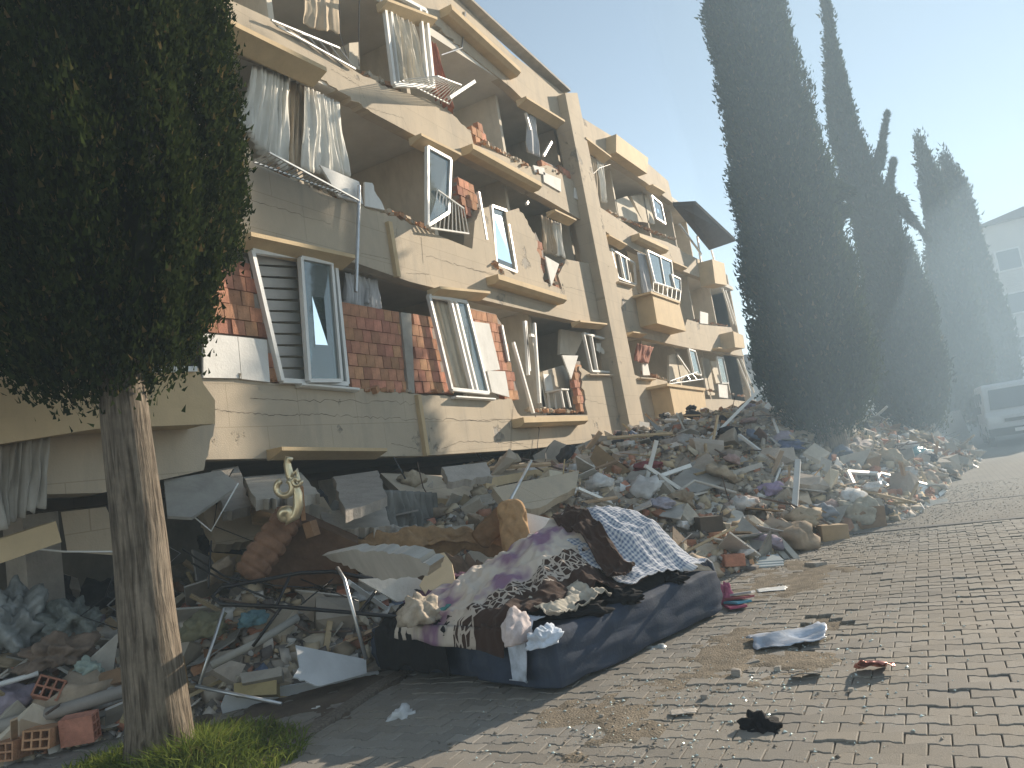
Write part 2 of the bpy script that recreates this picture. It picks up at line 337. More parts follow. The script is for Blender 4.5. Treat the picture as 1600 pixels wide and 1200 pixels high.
# ------------------------------------------------------------ the collapsed apartment building
B = empty('apartment_building', (20, D, 0)); B.location = (0, 0, 0)
tag(B, 'beige partly collapsed apartment block with torn open rooms', 'building')
def ledge(p0, p1, h, dep, m=ochre, Y=D, name='ledge', slope=.0, par=None):
    a, b = fp(*p0, Y-dep), fp(*p1, Y-dep)
    k = MB(); pr = [(0, 0), (0, -h*.62), (dep*.35, -h), (dep, -h), (dep, 0)] if slope == 0 else [(0, 0), (0, -h*.35), (dep*.9, -h), (dep, -h), (dep, 0)]
    va = [a+Vector((0, y, q)) for y, q in pr]; k.prism(va, b-a)
    return k.build(name, m, par or B)
# slabs / ceilings, back walls, partitions behind the openings
def slab(pl, pr, x0, x1, th, y1=13, name='floor_slab', m=None, Y=D+.03):
    a, b = fp(*pl, Y), fp(*pr, Y); s = (b.z-a.z)/(b.x-a.x); za, zb = a.z+s*(x0-a.x), a.z+s*(x1-a.x)
    MB().prism([(x0, Y, za), (x1, Y, zb), (x1, Y, zb+th), (x0, Y, za+th)], (0, y1-Y, 0)).build(name, m or slabm, B); return lambda x: za+(zb-za)*(x-x0)/(x1-x0)
f1 = slab((430, 700), (985, 668), 1.5, 38, .18)
f2 = slab((345, 362), (945, 500), 1.5, 20, .18); f2r = slab((975, 520), (1160, 538), 20, 38, .18)
f3 = slab((367, 70), (915, 316), 1.5, 20, .18); f3r = slab((945, 356), (1110, 436), 20, 38, .18)
fr = slab((690, 66), (880, 188), 1.5, 20, .18); frr = slab((905, 208), (1040, 306), 20, 33, .18)
lv = [(f1, f2, 1.5, 20), (f2, f3, 1.5, 20), (f3, fr, 1.5, 20), (f1, f2r, 20, 38), (f2r, f3r, 20, 38), (f3r, frr, 20, 33)]
for lo, hi, x0, x1 in lv:
    yb = 10.3
    MB().prism([(x0, yb, lo(x0)+.19), (x1, yb, lo(x1)+.19), (x1, yb, hi(x1)), (x0, yb, hi(x0))], (0, .2, 0)).build('back_wall', interior, B)
    xs = [x0+.2]; 
    while xs[-1] < x1-3: xs.append(xs[-1]+3.3+.7*random.random())
    for x in xs+[x1-.1]:
        if x0 > 1.6 and x == x0+.2: continue
        MB().prism([(x, D+.5, lo(x)+.19), (x, yb-.01, lo(x)+.19), (x, yb-.01, hi(x)-.005), (x, D+.5, hi(x)-.005)], (.12, 0, 0)).build('partition_wall', interior, B)
# ---- lower storey wall and band
w1 = panel('facade_wall', poly((120, 735), (120, 575), (315, 588), 'j', (420, 597), 'j', (655, 616), 'j', (800, 624), 'j', (814, 650), (918, 648), 'j', (905, 572), (925, 585), (960, 585), (955, 540), (966, 534), (986, 684), (820, 702), (660, 712), (315, 718)), plaster, B)
MB().bar(fp(652, 617, D-.03), fp(666, 712, D-.03), .09, .09).build('corner_bead', ochre, B)
ledge((440, 698), (605, 700), .13, .26, slope=1); ledge((818, 652), (918, 650), .17, .28)
ledge((472, 598), (562, 606), .045, .12, white, name='window_sill'); ledge((713, 618), (775, 622), .04, .12, white, name='window_sill'); ledge(*z(5, (615, 652), (730, 655)), .05, .12, name='window_sill', m=plaster)
ledge(*z(5, (680, 965), (800, 955)), .1, .1)
# ---- second band
w2 = panel('facade_wall', poly((150, 318), (150, 120), (330, 190), (352, 199), (381, 212), 'j', (396, 254), (524, 309), 'j', (602, 333), 'j', (668, 361), (738, 389), (742, 345), 'j', (750, 326), (764, 323), (777, 413), (785, 476), (640, 440), (560, 412), (345, 365)), plaster, B)
w2b = panel('facade_wall', poly((777, 413), (803, 428), (790, 331), (811, 325), 'j', (836, 366), 'j', (850, 440), (878, 452), 'j', (872, 430), 'j', (884, 405), (922, 412), (928, 402), (955, 517), (945, 512), (785, 476)), plaster, B)
MB().bar(*[fp(x, y, D-.03) for x, y in z(3, (885, 55), (930, 330))], .1, .09).build('corner_bead', ochre, B)
ledge((392, 362), (555, 398), .16, .3, slope=1); ledge(*z(3, (1145, 375), (1395, 400)), .13, .28, slope=1); ledge((778, 428), (885, 462), .17, .28); ledge(*z(5, (565, 385), (700, 400)), .12, .25, slope=1)
# ---- third band
w3 = panel('facade_wall', poly((200, -20), (230, -75), (355, -2), (427, 31), (477, 61), (568, 119), 'j', (602, 134), 'j', (668, 156), (705, 175), 'j', (736, 208), (740, 225), (833, 262), (855, 258), 'j', (905, 288), 'j', (913, 316), (930, 355), (924, 353), (855, 312), (786, 275), (717, 240), (655, 215), (580, 175), 'j', (505, 125), (367, 72)), plaster, B)
ledge((352, 26), (510, 105), .2, .32, slope=1); ledge((738, 224), (846, 285), .17, .28); ledge(*z(2, (1050, 665), (1250, 765)), .14, .28, slope=1); ledge(*z(4, (600, 725), (705, 775)), .12, .25, slope=1)
# ---- roof band
w4 = panel('facade_wall', poly((520, -210), (560, -160), (700, -16), (799, 84), (884, 148), (884, 196), (820, 158), (799, 137), (721, 75), 'j', (674, 31), (560, -60)), plaster, B)
MB().bar(fp(700, -22, D-.02), fp(884, 144, D-.02), .3, .06).build('coping', concrete, B)
ledge(*z(2, (1200, 20), (1545, 340)), .18, .3); ledge(*z(2, (880, -10), (1130, 85)), .16, .25, slope=1); ledge(*z(4, (455, 160), (648, 280)), .16, .28, slope=1)
# ---- pier
MB().prism([fp(883, 145, D-.25), fp(902, 145, D-.25), fp(1013, 690, D-.25), fp(989, 690, D-.25)], (0, .45, 0)).build('pier', plaster, B)
# ---- right hand wing
panel('facade_wall', poly((900, 178), (955, 212), (1013, 256), (1044, 283), (1052, 318), (1008, 284), (955, 250), (902, 212)), plaster, B)
panel('facade_wall', poly(*z(4, (800, 700), (960, 805), (1020, 845), (1160, 890), (1220, 920), (1240, 940), (1390, 1010), (1400, 1095), (1380, 1090), (1200, 1020), (1000, 930), (840, 830))), plaster, B)
panel('facade_wall', poly(*z(5, (700, 20), (735, 30), (760, 190), (840, 215), (860, 250), (930, 290), (945, 395), (1085, 430), (1100, 380), (1200, 410), (1320, 420), (1345, 480), (1385, 565), (1240, 545), (1090, 520), (780, 452))), plaster, B)
panel('facade_wall', poly(*z(5, (800, 640), (870, 672), (945, 678), (1000, 690), 'j', (1040, 780), (1190, 780), (1310, 780), (1420, 795), (1440, 900), (1000, 1000), (850, 1000))), plaster, B)
def boxy(name, pts, dep, m=ochre, th=None): return MB().prism([fp(x, y, D-dep) for x, y in pts], (0, dep-.004, 0)).build(name, m, B)
boxy('parapet_box', z(4, (905, 350), (1065, 470), (1060, 548), (905, 440)), .35)
b1 = boxy('balcony', z(5, (925, 250), (1060, 300), (1095, 440), (950, 400)), .55); MB().prism([fp(x, y, D-.6) for x, y in z(5, (918, 240), (1065, 292), (1066, 302), (919, 250))], (0, .63, 0)).build('coping', ochre, b1)
b2 = boxy('balcony', z(5, (1010, 710), (1185, 735), (1200, 855), (1040, 865)), .6); MB().prism([fp(x, y, D-.65) for x, y in z(5, (1000, 700), (1190, 725), (1191, 738), (1001, 713))], (0, .68, 0)).build('coping', ochre, b2)
boxy('balcony', z(5, (1225, 80), (1285, 100), (1300, 210), (1240, 200)), .6); boxy('balcony', z(5, (1330, 440), (1380, 460), (1390, 525), (1340, 520)), .6)
ledge(*z(4, (755, 365), (880, 460)), .14, .28, slope=1); ledge(*z(4, (1020, 845), (1165, 915)), .2, .3); ledge(*z(4, (1090, 600), (1150, 635)), .14, .28, slope=1); ledge(*z(4, (870, 850), (960, 900)), .12, .25, slope=1); ledge(*z(4, (1190, 985), (1260, 1015)), .12, .25, slope=1)
ledge(*z(5, (760, 188), (840, 210)), .05, .12, plaster, name='window_sill'); ledge(*z(5, (870, 670), (945, 675)), .05, .14, plaster, name='window_sill'); ledge(*z(5, (1255, 520), (1340, 530)), .1, .25, slope=1); ledge(*z(5, (830, 440), (900, 450)), .1, .25, slope=1)
# canopy at the far end and its posts
MB().prism([gz(1052, 322, 10.75), gz(1088, 320, 10.95), gz(1149, 377, 9.75), gz(1108, 391, 9.6)], (0, 0, .16)).build('canopy', mat('dark_timber', (.10, .085, .075), .95, .2, 4, .2, 30, spec=.1), B)
for a, b in ((z(4, (1220, 800), (1330, 950)), 0), (z(4, (1310, 860), (1335, 1040)), 0), (z(4, (1380, 930), (1400, 1000)), 0), (z(5, (1275, 225), (1330, 405)), 0), (z(5, (1290, 235), (1345, 410)), 0), (z(5, (1370, 580), (1440, 760)), 0), (z(5, (1350, 580), (1415, 740)), 0)):
    MB().bar(fp(*a[0], D-.1), fp(*a[1], D-.1), .07, .07).build('post', white, B)
MB().prism([(37.9, D+.2, 3.2), (37.9, 13, 3.2), (37.9, 13, 9.5), (37.9, D+.2, 9.5)], (.2, 0, 0)).build('end_wall', plaster, B)
MB().prism([(1.4, D+.25, 1.9), (1.4, 13, 1.9), (1.4, 13, 12), (1.4, D+.25, 12)], (-.2, 0, 0)).build('end_wall', plaster, B)
MB().prism([(1.4, 13, .3), (38, 13, .3), (38, 13, 10.4), (1.4, 13, 10.8)], (0, .2, 0)).build('rear_wall', plaster, B)
# crushed ground floor: dark soffit beams and leaning slabs under the band
MB().box((14, 9.9, 1.0), (24, .2, 2.0)).build('ground_floor_wall', mat('dark_wall', (.20, .18, .15), .95, .3, 2, .3, 20), B)  # wall in a darker brown-grey than the facade plaster
for x in (4.5, 9.0, 13.5, 18): MB().box((x, 8.0, .95), (.35, .35, 1.9)).build('column', concrete, B)
# cracks: thin dark strips on the wall, painting the shade inside them
crackm = mat('crack', (.10, .085, .07), 1, .2, 5, 0)
def crack(pts, w=.007, Y=D-.003, n=14):
    q = [pts[0]]
    for a, b in zip(pts, pts[1:]): q += jag(a, b, 26, .45)+[b]
    v = [fp(x, y, Y) for x, y in q]; k = MB(); rr = random.Random(int(pts[0][0]))
    for i, p in enumerate(v): t = w*rr.uniform(.3, 1.1); k.v += [tuple(p+Vector((0, 0, t/2))), tuple(p-Vector((0, 0, t/2)))]
    k.f = [(2*i, 2*i+2, 2*i+3, 2*i+1) for i in range(len(v)-1)]; k.build('crack', crackm, B, fix=False)
for c_ in (z(3, (0, 990), (300, 1020), (560, 1015), (1030, 1045)), z(3, (195, 935), (400, 945), (1020, 960)), z(3, (1060, 1040), (1500, 1050)), z(3, (750, 210), (890, 240)), z(3, (1050, 215), (1420, 320)), z(3, (975, 310), (1090, 315), (1110, 370)), z(3, (1150, 1190), (1250, 1150), (1560, 1160)), z(3, (900, 1160), (1030, 1190)), z(2, (600, 345), (740, 430), (790, 540), (960, 590), (990, 660)), z(2, (200, 1000), (600, 1120)), z(4, (160, 1020), (290, 1055)), z(4, (170, 440), (280, 480)), z(4, (640, 1110), (800, 1150)), z(5, (580, 780), (790, 830)), z(5, (0, 885), (260, 880)), z(5, (220, 985), (330, 1035)), z(5, (800, 340), (890, 350)), z(4, (620, 110), (650, 200))):
    crack(c_)
for c_ in (z(5, (225, 830), (215, 1030)), z(3, (1050, 130), (1060, 260)), z(3, (1510, 970), (1500, 1190)), z(5, (970, 800), (975, 900)), z(5, (640, 560), (645, 700))):
    v = [fp(x, y, D-.003) for x, y in c_]; k = MB(); k.add([v[0]+Vector((-.004, 0, 0)), v[0]+Vector((.004, 0, 0)), v[1]+Vector((.004, 0, 0)), v[1]+Vector((-.004, 0, 0))], [(0, 1, 2, 3)]).build('crack', crackm, B, fix=False)
# ---- exposed brick infill, brick by brick
bme = MB().box((0, 0, 0), (.192, .12, .183)).mesh('brick'); bme.materials.append(brickm)
def inside(p, pts):
    c = False; n = len(pts)
    for i in range(n):
        (x1, y1), (x2, y2) = pts[i], pts[(i+1) % n]
        if (y1 > p[1]) != (y2 > p[1]) and p[0] < (x2-x1)*(p[1]-y1)/(y2-y1)+x1: c = not c
    return c
nb = 0
def brickwork(pts, Y, back=True, shift=.0):
    global nb
    w = MB().prism([fp(x, y, Y+.05) for x, y in pts], (0, .16, 0)).build('brick_wall', mortar, B)
    q = [fp(x, y, Y) for x, y in pts]; xs = [v.x for v in q]; zs = [v.z for v in q]; pl = [(v.x, v.z) for v in q]; r = random.Random(int(pts[0][0]*7)); row = 0; zz = min(zs)+.09
    while zz < max(zs)+.05:
        x = min(xs)-.1*(row % 2)
        while x < max(xs)+.1:
            if inside((x, zz), pl):
                o = link('brick', bme, None, w); o.location = (x, Y+.06+r.uniform(-.004, .004)+(.02 if r.random() < .04 else 0), zz+r.uniform(-.003, .003)); o.rotation_euler = (r.gauss(0, .006), r.gauss(0, .012), r.gauss(0, .008)); nb += 1
            x += .2+r.uniform(-.002, .004)
        zz += .192; row += 1
brickwork([(322, 405), (386, 402), (418, 530), (436, 596), (418, 596), (412, 532), (322, 520)], D+.02)
brickwork(z(3, (645, 455), (950, 512), (990, 905), (685, 900)), D+.03); brickwork(z(3, (1000, 515), (1105, 545), (1185, 885), (1012, 905)), D+.02)
brickwork(z(3, (1280, 480), (1420, 515), (1450, 560), (1545, 940), (1475, 930), (1370, 800)), D+.03)
brickwork(z(4, (530, 480), (640, 530), (700, 520), (730, 600), (745, 660), (700, 640), (560, 560)), D+.05); brickwork(z(4, (500, 840), (540, 930), (545, 1080), (515, 1000), (490, 900)), D+.03)
brickwork(z(4, (640, 985), (665, 985), (625, 1120), (590, 1120), (610, 1060)), D+.03); brickwork(z(5, (530, 590), (565, 590), (590, 840), (560, 840)), D+.03); brickwork(z(4, (185, 330), (230, 300), (260, 390), (210, 400)), D+.05); brickwork(z(4, (110, 560), (180, 610), (230, 700), (170, 760), (100, 640)), D+.12)
MB().prism([fp(x, y, D-.01) for x, y in z(3, (948, 505), (1000, 512), (1018, 910), (988, 905))], (0, .25, 0)).build('column', concrete, B)
# loose insulation and plaster boards
for q_ in ([(318, 521), (371, 526), (377, 591), (318, 590)], [(372, 526), (417, 531), (422, 597), (378, 592)], z(3, (1305, 550), (1390, 562), (1445, 792), (1362, 802)), z(3, (1380, 798), (1470, 800), (1492, 930), (1405, 905)), z(2, (545, 825), (740, 908), (760, 1020), (640, 985)), poly(*z(2, (768, 910), (805, 915)), 'j', *z(2, (868, 1050),), *z(2, (770, 1030),)), poly(*z(4, (540, 540), (628, 575), (630, 640), (545, 590))), z(4, (697, 618), (745, 640), (745, 690), (697, 670)), z(4, (550, 960), (620, 1000), (582, 1110)), z(5, (475, 560), (555, 562), (520, 680)), z(5, (1255, 705), (1300, 710), (1305, 775), (1262, 770)), z(4, (490, 505), (545, 520), (550, 555), (500, 540)), z(5, (1165, 340), (1205, 350), (1205, 405), (1165, 400)), z(5, (875, 590), (900, 590), (915, 660), (880, 660))):
    MB().prism([fp(x, y, D-.035) for x, y in q_], (0, .03, 0)).build('loose_board', foam, B)
for q_ in (z(5, (380, 640), (480, 610), (560, 730), (545, 830), (370, 820)), z(5, (470, 430), (590, 450), (540, 560), (465, 555)), z(5, (1010, 560), (1060, 545), (1110, 650), (1060, 700), (1010, 690)), z(5, (1170, 570), (1210, 580), (1240, 760), (1200, 760)), z(5, (1215, 590), (1245, 590), (1280, 700), (1245, 700)), z(4, (900, 680), (960, 660), (1040, 790), (920, 780)), z(4, (980, 660), (1060, 650), (1100, 800), (1040, 790))):
    MB().prism([fp(x, y, D+.5) for x, y in q_], (0, .08, 0)).build('broken_partition', interior, B)
# ---- windows and doors: racked frames
def window(q_, Y=D-.02, fw=.055, mull=(), pane=True, name='window', bars_dep=.07, m=white, gl=None):
    rw = random.Random(int(q_[0][0]*3)); c = [fp(x, y, Y)+Vector((0, rw.uniform(-.07, .03), 0)) for x, y in q_]; k = MB(); ctr = sum(c, Vector())/4
    for i in range(4): k.bar(c[i], c[(i+1) % 4], bars_dep, fw, (0, 0, 1) if i % 2 == 0 else (1, 0, 0))
    for t in mull: k.bar(c[0].lerp(c[1], t), c[3].lerp(c[2], t), bars_dep*1.05, fw*.9, (1, 0, 0))
    o = k.build(name, m, B)
    if pane:
        ts = [0]+list(mull)+[1]; sel = range(len(ts)-1) if pane is True else pane
        for i in sel:
            a, b = ts[i], ts[i+1]; e = .012; qq = [c[0].lerp(c[1], a+e), c[0].lerp(c[1], b-e), c[3].lerp(c[2], b-e), c[3].lerp(c[2], a+e)]
            MB().prism(qq, (0, .012, 0)).build('pane', gl or glass, o)
    return o
wa = window([(388, 394), (524, 410), (542, 600), (436, 596)], D-.03, .06, (.54,), [1])
sash = window([(466, 404), (517, 412), (529, 596), (479, 596)], D-.10, .05, (), True)
blind = MB()
for i in range(11):
    t0, t1 = i/11, (i+.86)/11; l0, l1 = fp(391, 397, D+.06).lerp(fp(437, 594, D+.06), t0), fp(391, 397, D+.06).lerp(fp(437, 594, D+.06), t1); r0, r1 = fp(462, 403, D+.06).lerp(fp(477, 596, D+.06), t0), fp(462, 403, D+.06).lerp(fp(477, 596, D+.06), t1)
    MB().prism([l0, r0, r1+Vector((0, 0, .02)), l1], (0, .012, 0)).build('blind_slat', mat('blind_fabric', (.40, .39, .37), .9, .1, 4, .1, 60), wa)
wb = window(z(3, (1082, 425), (1275, 455), (1372, 912), (1192, 892)), D-.03, .06, (.55, .68), [2])
window(z(4, (275, 712), (352, 735), (392, 1045), (308, 1000)), D+.05, .06, (), True, name='balcony_door'); window(z(2, (1080, 735), (1190, 800), (1185, 1062), (1076, 1130)), D-.25, .06, (), True, name='balcony_door')
window(z(4, (875, 925), (985, 1000), (1005, 1105), (915, 1070)), D+.03, .05, (.35, .6), [1]); window(z(5, (890, 40), (1010, 95), (1030, 230), (930, 200)), D-.3, .06, (.5,), True)
window(z(5, (580, 450), (715, 490), (730, 645), (620, 640)), D+.03, .05, (.25,), False); window(z(4, (1075, 660), (1130, 700), (1150, 800), (1100, 770)), D-.05, .06, (), True); window(z(5, (1105, 530), (1140, 540), (1170, 660), (1130, 650)), D-.05, .06, (), True); window(z(5, (1245, 570), (1275, 575), (1305, 700), (1275, 700)), D-.05, .05, (), True)
window(z(2, (850, -60), (1060, 60), (1095, 440), (905, 430)), D-.04, .07, (.12, .85), False); window(z(5, (1010, 160), (1060, 180), (1070, 240), (1030, 230)), D-.3, .05, (), True)
for a in (z(5, (290, 390), (305, 660)), z(5, (335, 400), (362, 800)), z(5, (315, 460), (330, 465)), z(4, (452, 245), (475, 330)), z(4, (580, 390), (540, 460)), z(5, (230, 495), (330, 850)), z(5, (170, 410), (205, 590)), z(3, (1565, 550), (1590, 800)), z(5, (1050, 560), (1120, 660)), z(4, (215, 640), (255, 880)), z(4, (455, 700), (462, 690))):
    MB().bar(fp(*a[0], D+.02), fp(*a[1], D+.02), .06, .06).build('frame_bar', white, B)
# ---- railings
def railing(t0, t1, b0, b1_, n, Yt, Yb, r=.011, m=white, name='railing', sag=0):
    T0, T1, B0, B1 = fp(*t0, Yt), fp(*t1, Yt), fp(*b0, Yb), fp(*b1_, Yb); k = MB()
    cv = lambda a, b: [a.lerp(b, i/8)-Vector((0, 0, sag*math.sin(math.pi*i/8))) for i in range(9)]
    k.tube(cv(T0, T1), r*1.7); k.tube(cv(B0, B1), r*1.7); o = k.build(name, m, B)
    for i in range(n+1): MB().tube([T0.lerp(T1, i/n)-Vector((0, 0, sag*math.sin(math.pi*i/n))), B0.lerp(B1, i/n)-Vector((0, 0, sag*math.sin(math.pi*i/n)))], r, 5).build('baluster', m, o)
    return o
railing((420, 238), (560, 313), (396, 253), (556, 311), 24, D-.75, D-.08, .010, metal)
railing(*z(2, (1132, 950), (1262, 1042), (1095, 1140), (1287, 1168)), 9, D-.3, D-.12, .012)
railing(*z(2, (1130, 380), (1250, 425), (950, 400), (1190, 520)), 14, D-.75, D-.1, .010); MB().bar(fp(*z(2, (1190, 490))[0], D-.75), fp(*z(2, (1315, 408))[0], D-.8), .06, .06).build('rail_post', white, B)
railing(*z(2, (300, 100), (640, 240), (330, 130), (720, 345)), 6, D-.1, D-.05, .012, metal)
railing(*z(5, (930, 195), (1068, 238), (930, 240), (1062, 292)), 6, D-.55, D-.55, .014); railing(*z(5, (1015, 690), (1150, 645), (1010, 705), (1180, 680)), 5, D-.5, D-.6, .012, metal)
MB().tube([fp(561, 290, D-.12), fp(559, 370, D-.14), fp(556, 456, D-.12)], .028, 8).build('down_pipe', metal, B)
MB().tube([fp(*p, D-.02) for p in z(2, (1270, 60), (1255, 240), (1150, 275))], .015, 5).build('bent_rod', metal, B)
# hanging cables
for pts in (z(5, (340, 860), (360, 930), (350, 1020), (370, 1060)), z(5, (215, 1030), (240, 1090), (300, 1150), (330, 1190)), z(2, (640, 0), (645, 180), (680, 290)), z(2, (740, 0), (738, 180), (740, 330)), z(4, (880, 500), (820, 520), (780, 560)), z(3, (740, 120), (735, 260), (728, 400))):
    MB().tube([fp(x, y, D-.06) for x, y in pts], .008, 5).build('cable', blackm, B)
# ---- curtains (they hang from the building, so they are things of their own)
def curtain(q_, m, label, Y=D+.25, folds=9, amp=.05, bow=.0, cat='curtain'):
    c = [fp(x, y, Y) for x, y in q_]; r = random.Random(int(q_[0][0])); ph = [r.uniform(0, 6) for _ in range(3)]
    def fn(u, v):
        p = c[0].lerp(c[1], u).lerp(c[3].lerp(c[2], u), v); a = amp*(.5+.5*v)
        uu = u+.05*noise.noise(Vector((u*3, v*1.5, ph[0]))); a *= .4+1.1*abs(noise.noise(Vector((u*4, v*.8, ph[1]))))*2
        dy = a*(math.sin(uu*folds*6.28+ph[0]+.9*math.sin(v*3+ph[1]))+.4*math.sin(uu*folds*15+ph[2]))-bow*math.sin(v*3.1)+.06*v*noise.noise(Vector((u*2, v*2, ph[2])))
        return p+Vector((.4*a*math.cos(u*folds*6.28+v), dy, .03*math.sin(u*folds*6.28)*v))
    o = MB().grid(fn, folds*10, 14).build('curtain', m, smooth=True, solid=.006, fix=False); return tag(o, label, cat, 'curtains left hanging in torn open rooms')
curtain(z(2, (205, 325), (390, 385), (355, 850), (150, 640)), sheer, 'white sheer curtain on the left of the open second storey room', D+.12, 8)
curtain(z(2, (380, 380), (480, 440), (475, 850), (350, 830)), beigec, 'beige curtain hanging between two white sheer curtains', D+.25, 4)
curtain(z(2, (465, 430), (635, 515), (680, 880), (455, 850)), sheer, 'white sheer curtain ending above the fallen metal railing', D+.12, 8)
curtain(z(2, (895, 60), (1010, 120), (1095, 440), (935, 415)), mat('ivory_curtain', (.60, .55, .46), .95, .15, 3, .1, 40), 'ivory curtain blown out in the top storey window frame', D-.08, 6, .06)
curtain(z(2, (1075, 190), (1130, 235), (1215, 560), (1115, 480)), redc, 'rust brown curtain beside the bent top storey railing', D-.05, 5, .05)
curtain(z(2, (465, 0), (640, -10), (635, 170), (460, 120)), beigec, 'torn striped roller blind in the top left room', D+.2, 3, .03, cat='blind')
curtain(z(4, (455, 250), (500, 255), (525, 465), (465, 440)), greyc, 'narrow grey curtain in the third storey opening', D+.05, 3, .04)
curtain(z(4, (720, 420), (800, 470), (815, 680), (740, 640)), beigec, 'thick beige curtain hanging in front of the pier opening', D+.05, 4, .06)
curtain(z(4, (805, 480), (835, 500), (860, 690), (830, 680)), sheer, 'narrow pale curtain right of the pier on the third storey', D+.05, 3, .04)
curtain(z(4, (525, 755), (590, 785), (600, 960), (540, 930)), beigec, 'brown curtain behind the broken brick wall', D+.15, 4, .05); curtain(z(4, (590, 785), (630, 800), (645, 970), (600, 960)), sheer, 'cream curtain beside the brown one behind broken bricks', D+.12, 3, .05)
curtain(z(3, (665, 305), (830, 345), (840, 485), (665, 455)), greyc, 'grey sheer curtain above the exposed brick panel', D+.3, 7, .04)
curtain(z(3, (1095, 435), (1200, 455), (1300, 900), (1205, 885)), mat('cream_curtain', (.58, .52, .42), .95, .12, 3, .1, 40), 'cream curtain behind the leaning white window frame', D+.1, 6, .05)
curtain(z(4, (1010, 940), (1050, 955), (1090, 1180), (1050, 1170)), greyc, 'grey awning cloth beside the balcony window panes', D-.2, 3, .04)
curtain(z(5, (640, 500), (700, 500), (690, 560), (650, 540)), sheer, 'small white cloth caught in the dark window hole', D+.1, 3, .05, cat='cloth')
curtain(z(5, (845, 500), (930, 520), (900, 600), (840, 590)), redc, 'dark red cloth hanging over the lower window by the pier', D-.05, 4, .06, cat='cloth')
curtain([(-20, 700), (75, 683), (62, 790), (-20, 830)], mat('dusty_curtain', (.40, .38, .34), .95, .15, 3, .1, 40), 'dusty grey curtain under the broken yellow balcony', 6.35, 6, .06)
# ---- broken yellow balcony at the left
bal = MB().prism([fp(x, y, 6.2) for x, y in poly((-140, 615), (-10, 585), (90, 578), (310, 575), (318, 600), (336, 625), (336, 660), (150, 668), (-140, 712))], (0, .9, 0)).build('balcony', ochre, B)
MB().prism([fp(x, y, 6.12) for x, y in ((-140, 668), (200, 634), (336, 640), (336, 662), (150, 670), (-140, 716))], (0, .08, 0)).build('balcony_edge', ochre, bal)
MB().prism([fp(x, y, 6.15) for x, y in ((80, 576), (308, 572), (309, 580), (80, 586))], (0, .3, 0)).build('coping', white, bal)
panel('facade_wall', poly((-150, 725), (150, 672), (336, 662), 'j', (318, 735), (160, 770), (75, 772), (-150, 790)), plaster, B, 6.6, .3)
MB().bar(fp(-60, 880, 6.5), fp(84, 832, 6.5), .14, .18).build('fallen_beam', ochre, B)
# broken masonry left lying along the torn edges, and dust hanging on the ledges
eb = []; rq = random.Random(8)
for (x0, y0), (x1, y1), k, dy in ((*z(2, (205, 810), (620, 990)), 30, .15), (*z(2, (870, 1060), (1080, 1150)), 50, .15), (*z(4, (150, 340), (230, 400)), 60, .12), (*z(4, (230, 390), (530, 560)), 90, .0), (*z(4, (540, 520), (720, 600)), 60, .05), (*z(4, (290, 1000), (340, 1055)), 40, .02), (*z(4, (560, 1090), (640, 1110)), 40, .05), (*z(5, (300, 840), (590, 850)), 120, .12), (*z(4, (860, 740), (1150, 870)), 90, .2), (*z(3, (10, 820), (440, 860)), 60, .05), (*z(3, (700, 900), (1200, 910)), 90, .03), (*z(5, (880, 650), (1000, 690)), 40, .15), (*z(5, (1100, 720), (1400, 770)), 60, .1), (*z(2, (760, 380), (930, 450)), 40, .1), (*z(4, (1080, 840), (1200, 880)), 60, .0), (*z(5, (1140, 390), (1300, 415)), 50, .2)):
    for _ in range(k):
        t = rq.random(); q = fp(x0+(x1-x0)*t, y0+(y1-y0)*t, D+dy+rq.uniform(-.05, .3)); eb.append((q, rq.uniform(.02, .11)))
for nm, mm, sel in (('brick_debris', brickm, eb[::2]), ('plaster_debris', plaster, eb[1::2])):
    k = MB()
    for q, s_ in sel: k.box(q+Vector((0, 0, s_*.3)), (s_*rq.uniform(.6, 1.6), s_*rq.uniform(.6, 1.3), s_*rq.uniform(.4, 1.0)), Matrix.Rotation(rq.uniform(0, 3), 3, 'Z') @ Matrix.Rotation(rq.uniform(-.5, .5), 3, 'X'))
    k.build(nm, mm, B)['kind'] = 'stuff'
# fittings left inside the rooms
for q_, Y_, m_, nm in ((z(4, (300, 180), (440, 150), (445, 330), (320, 350)), D+2.2, wood, 'wardrobe'), (z(2, (700, 800), (860, 880), (860, 1040), (710, 980)), D+2.4, interior, 'alcove_wall'), (z(5, (400, 470), (460, 480), (460, 620), (400, 620)), D+2.0, wood, 'wardrobe'), (z(2, (690, 215), (740, 210), (745, 350), (690, 320)), D+.6, interior, 'alcove_wall'), (z(4, (660, 860), (760, 880), (770, 970), (670, 960)), D+1.8, wood, 'cupboard')):
    MB().prism([fp(x, y, Y_) for x, y in q_], (0, .4, 0)).build(nm, m_, B)
# ------------------------------------------------------------ trees
def leaf_mat(name, lo, hi):
    m = bpy.data.materials.new(name); m.use_nodes = True; n, l, b = nodes(m)
    g = n.new('ShaderNodeNewGeometry'); r = n.new('ShaderNodeValToRGB'); r.color_ramp.elements[0].color = (*lo, 1); r.color_ramp.elements[1].color = (*hi, 1)
    e = r.color_ramp.elements.new(.93); e.color = (*hi, 1); r.color_ramp.elements[2].color = (.14, .10, .045, 1)
    l.new(g.outputs['Random Per Island'], r.inputs[0]); d = n.new('ShaderNodeBsdfDiffuse'); t = n.new('ShaderNodeBsdfTranslucent'); l.new(r.outputs[0], d.inputs[0]); l.new(r.outputs[0], t.inputs[0])
    mx = n.new('ShaderNodeMixShader'); mx.inputs[0].default_value = .3; l.new(d.outputs[0], mx.inputs[1]); l.new(t.outputs[0], mx.inputs[2]); n.remove(b); l.new(mx.outputs[0], n['Material Output'].inputs[0]); return m
cyp = leaf_mat('cypress_leaf', (.014, .022, .008), (.046, .064, .020))
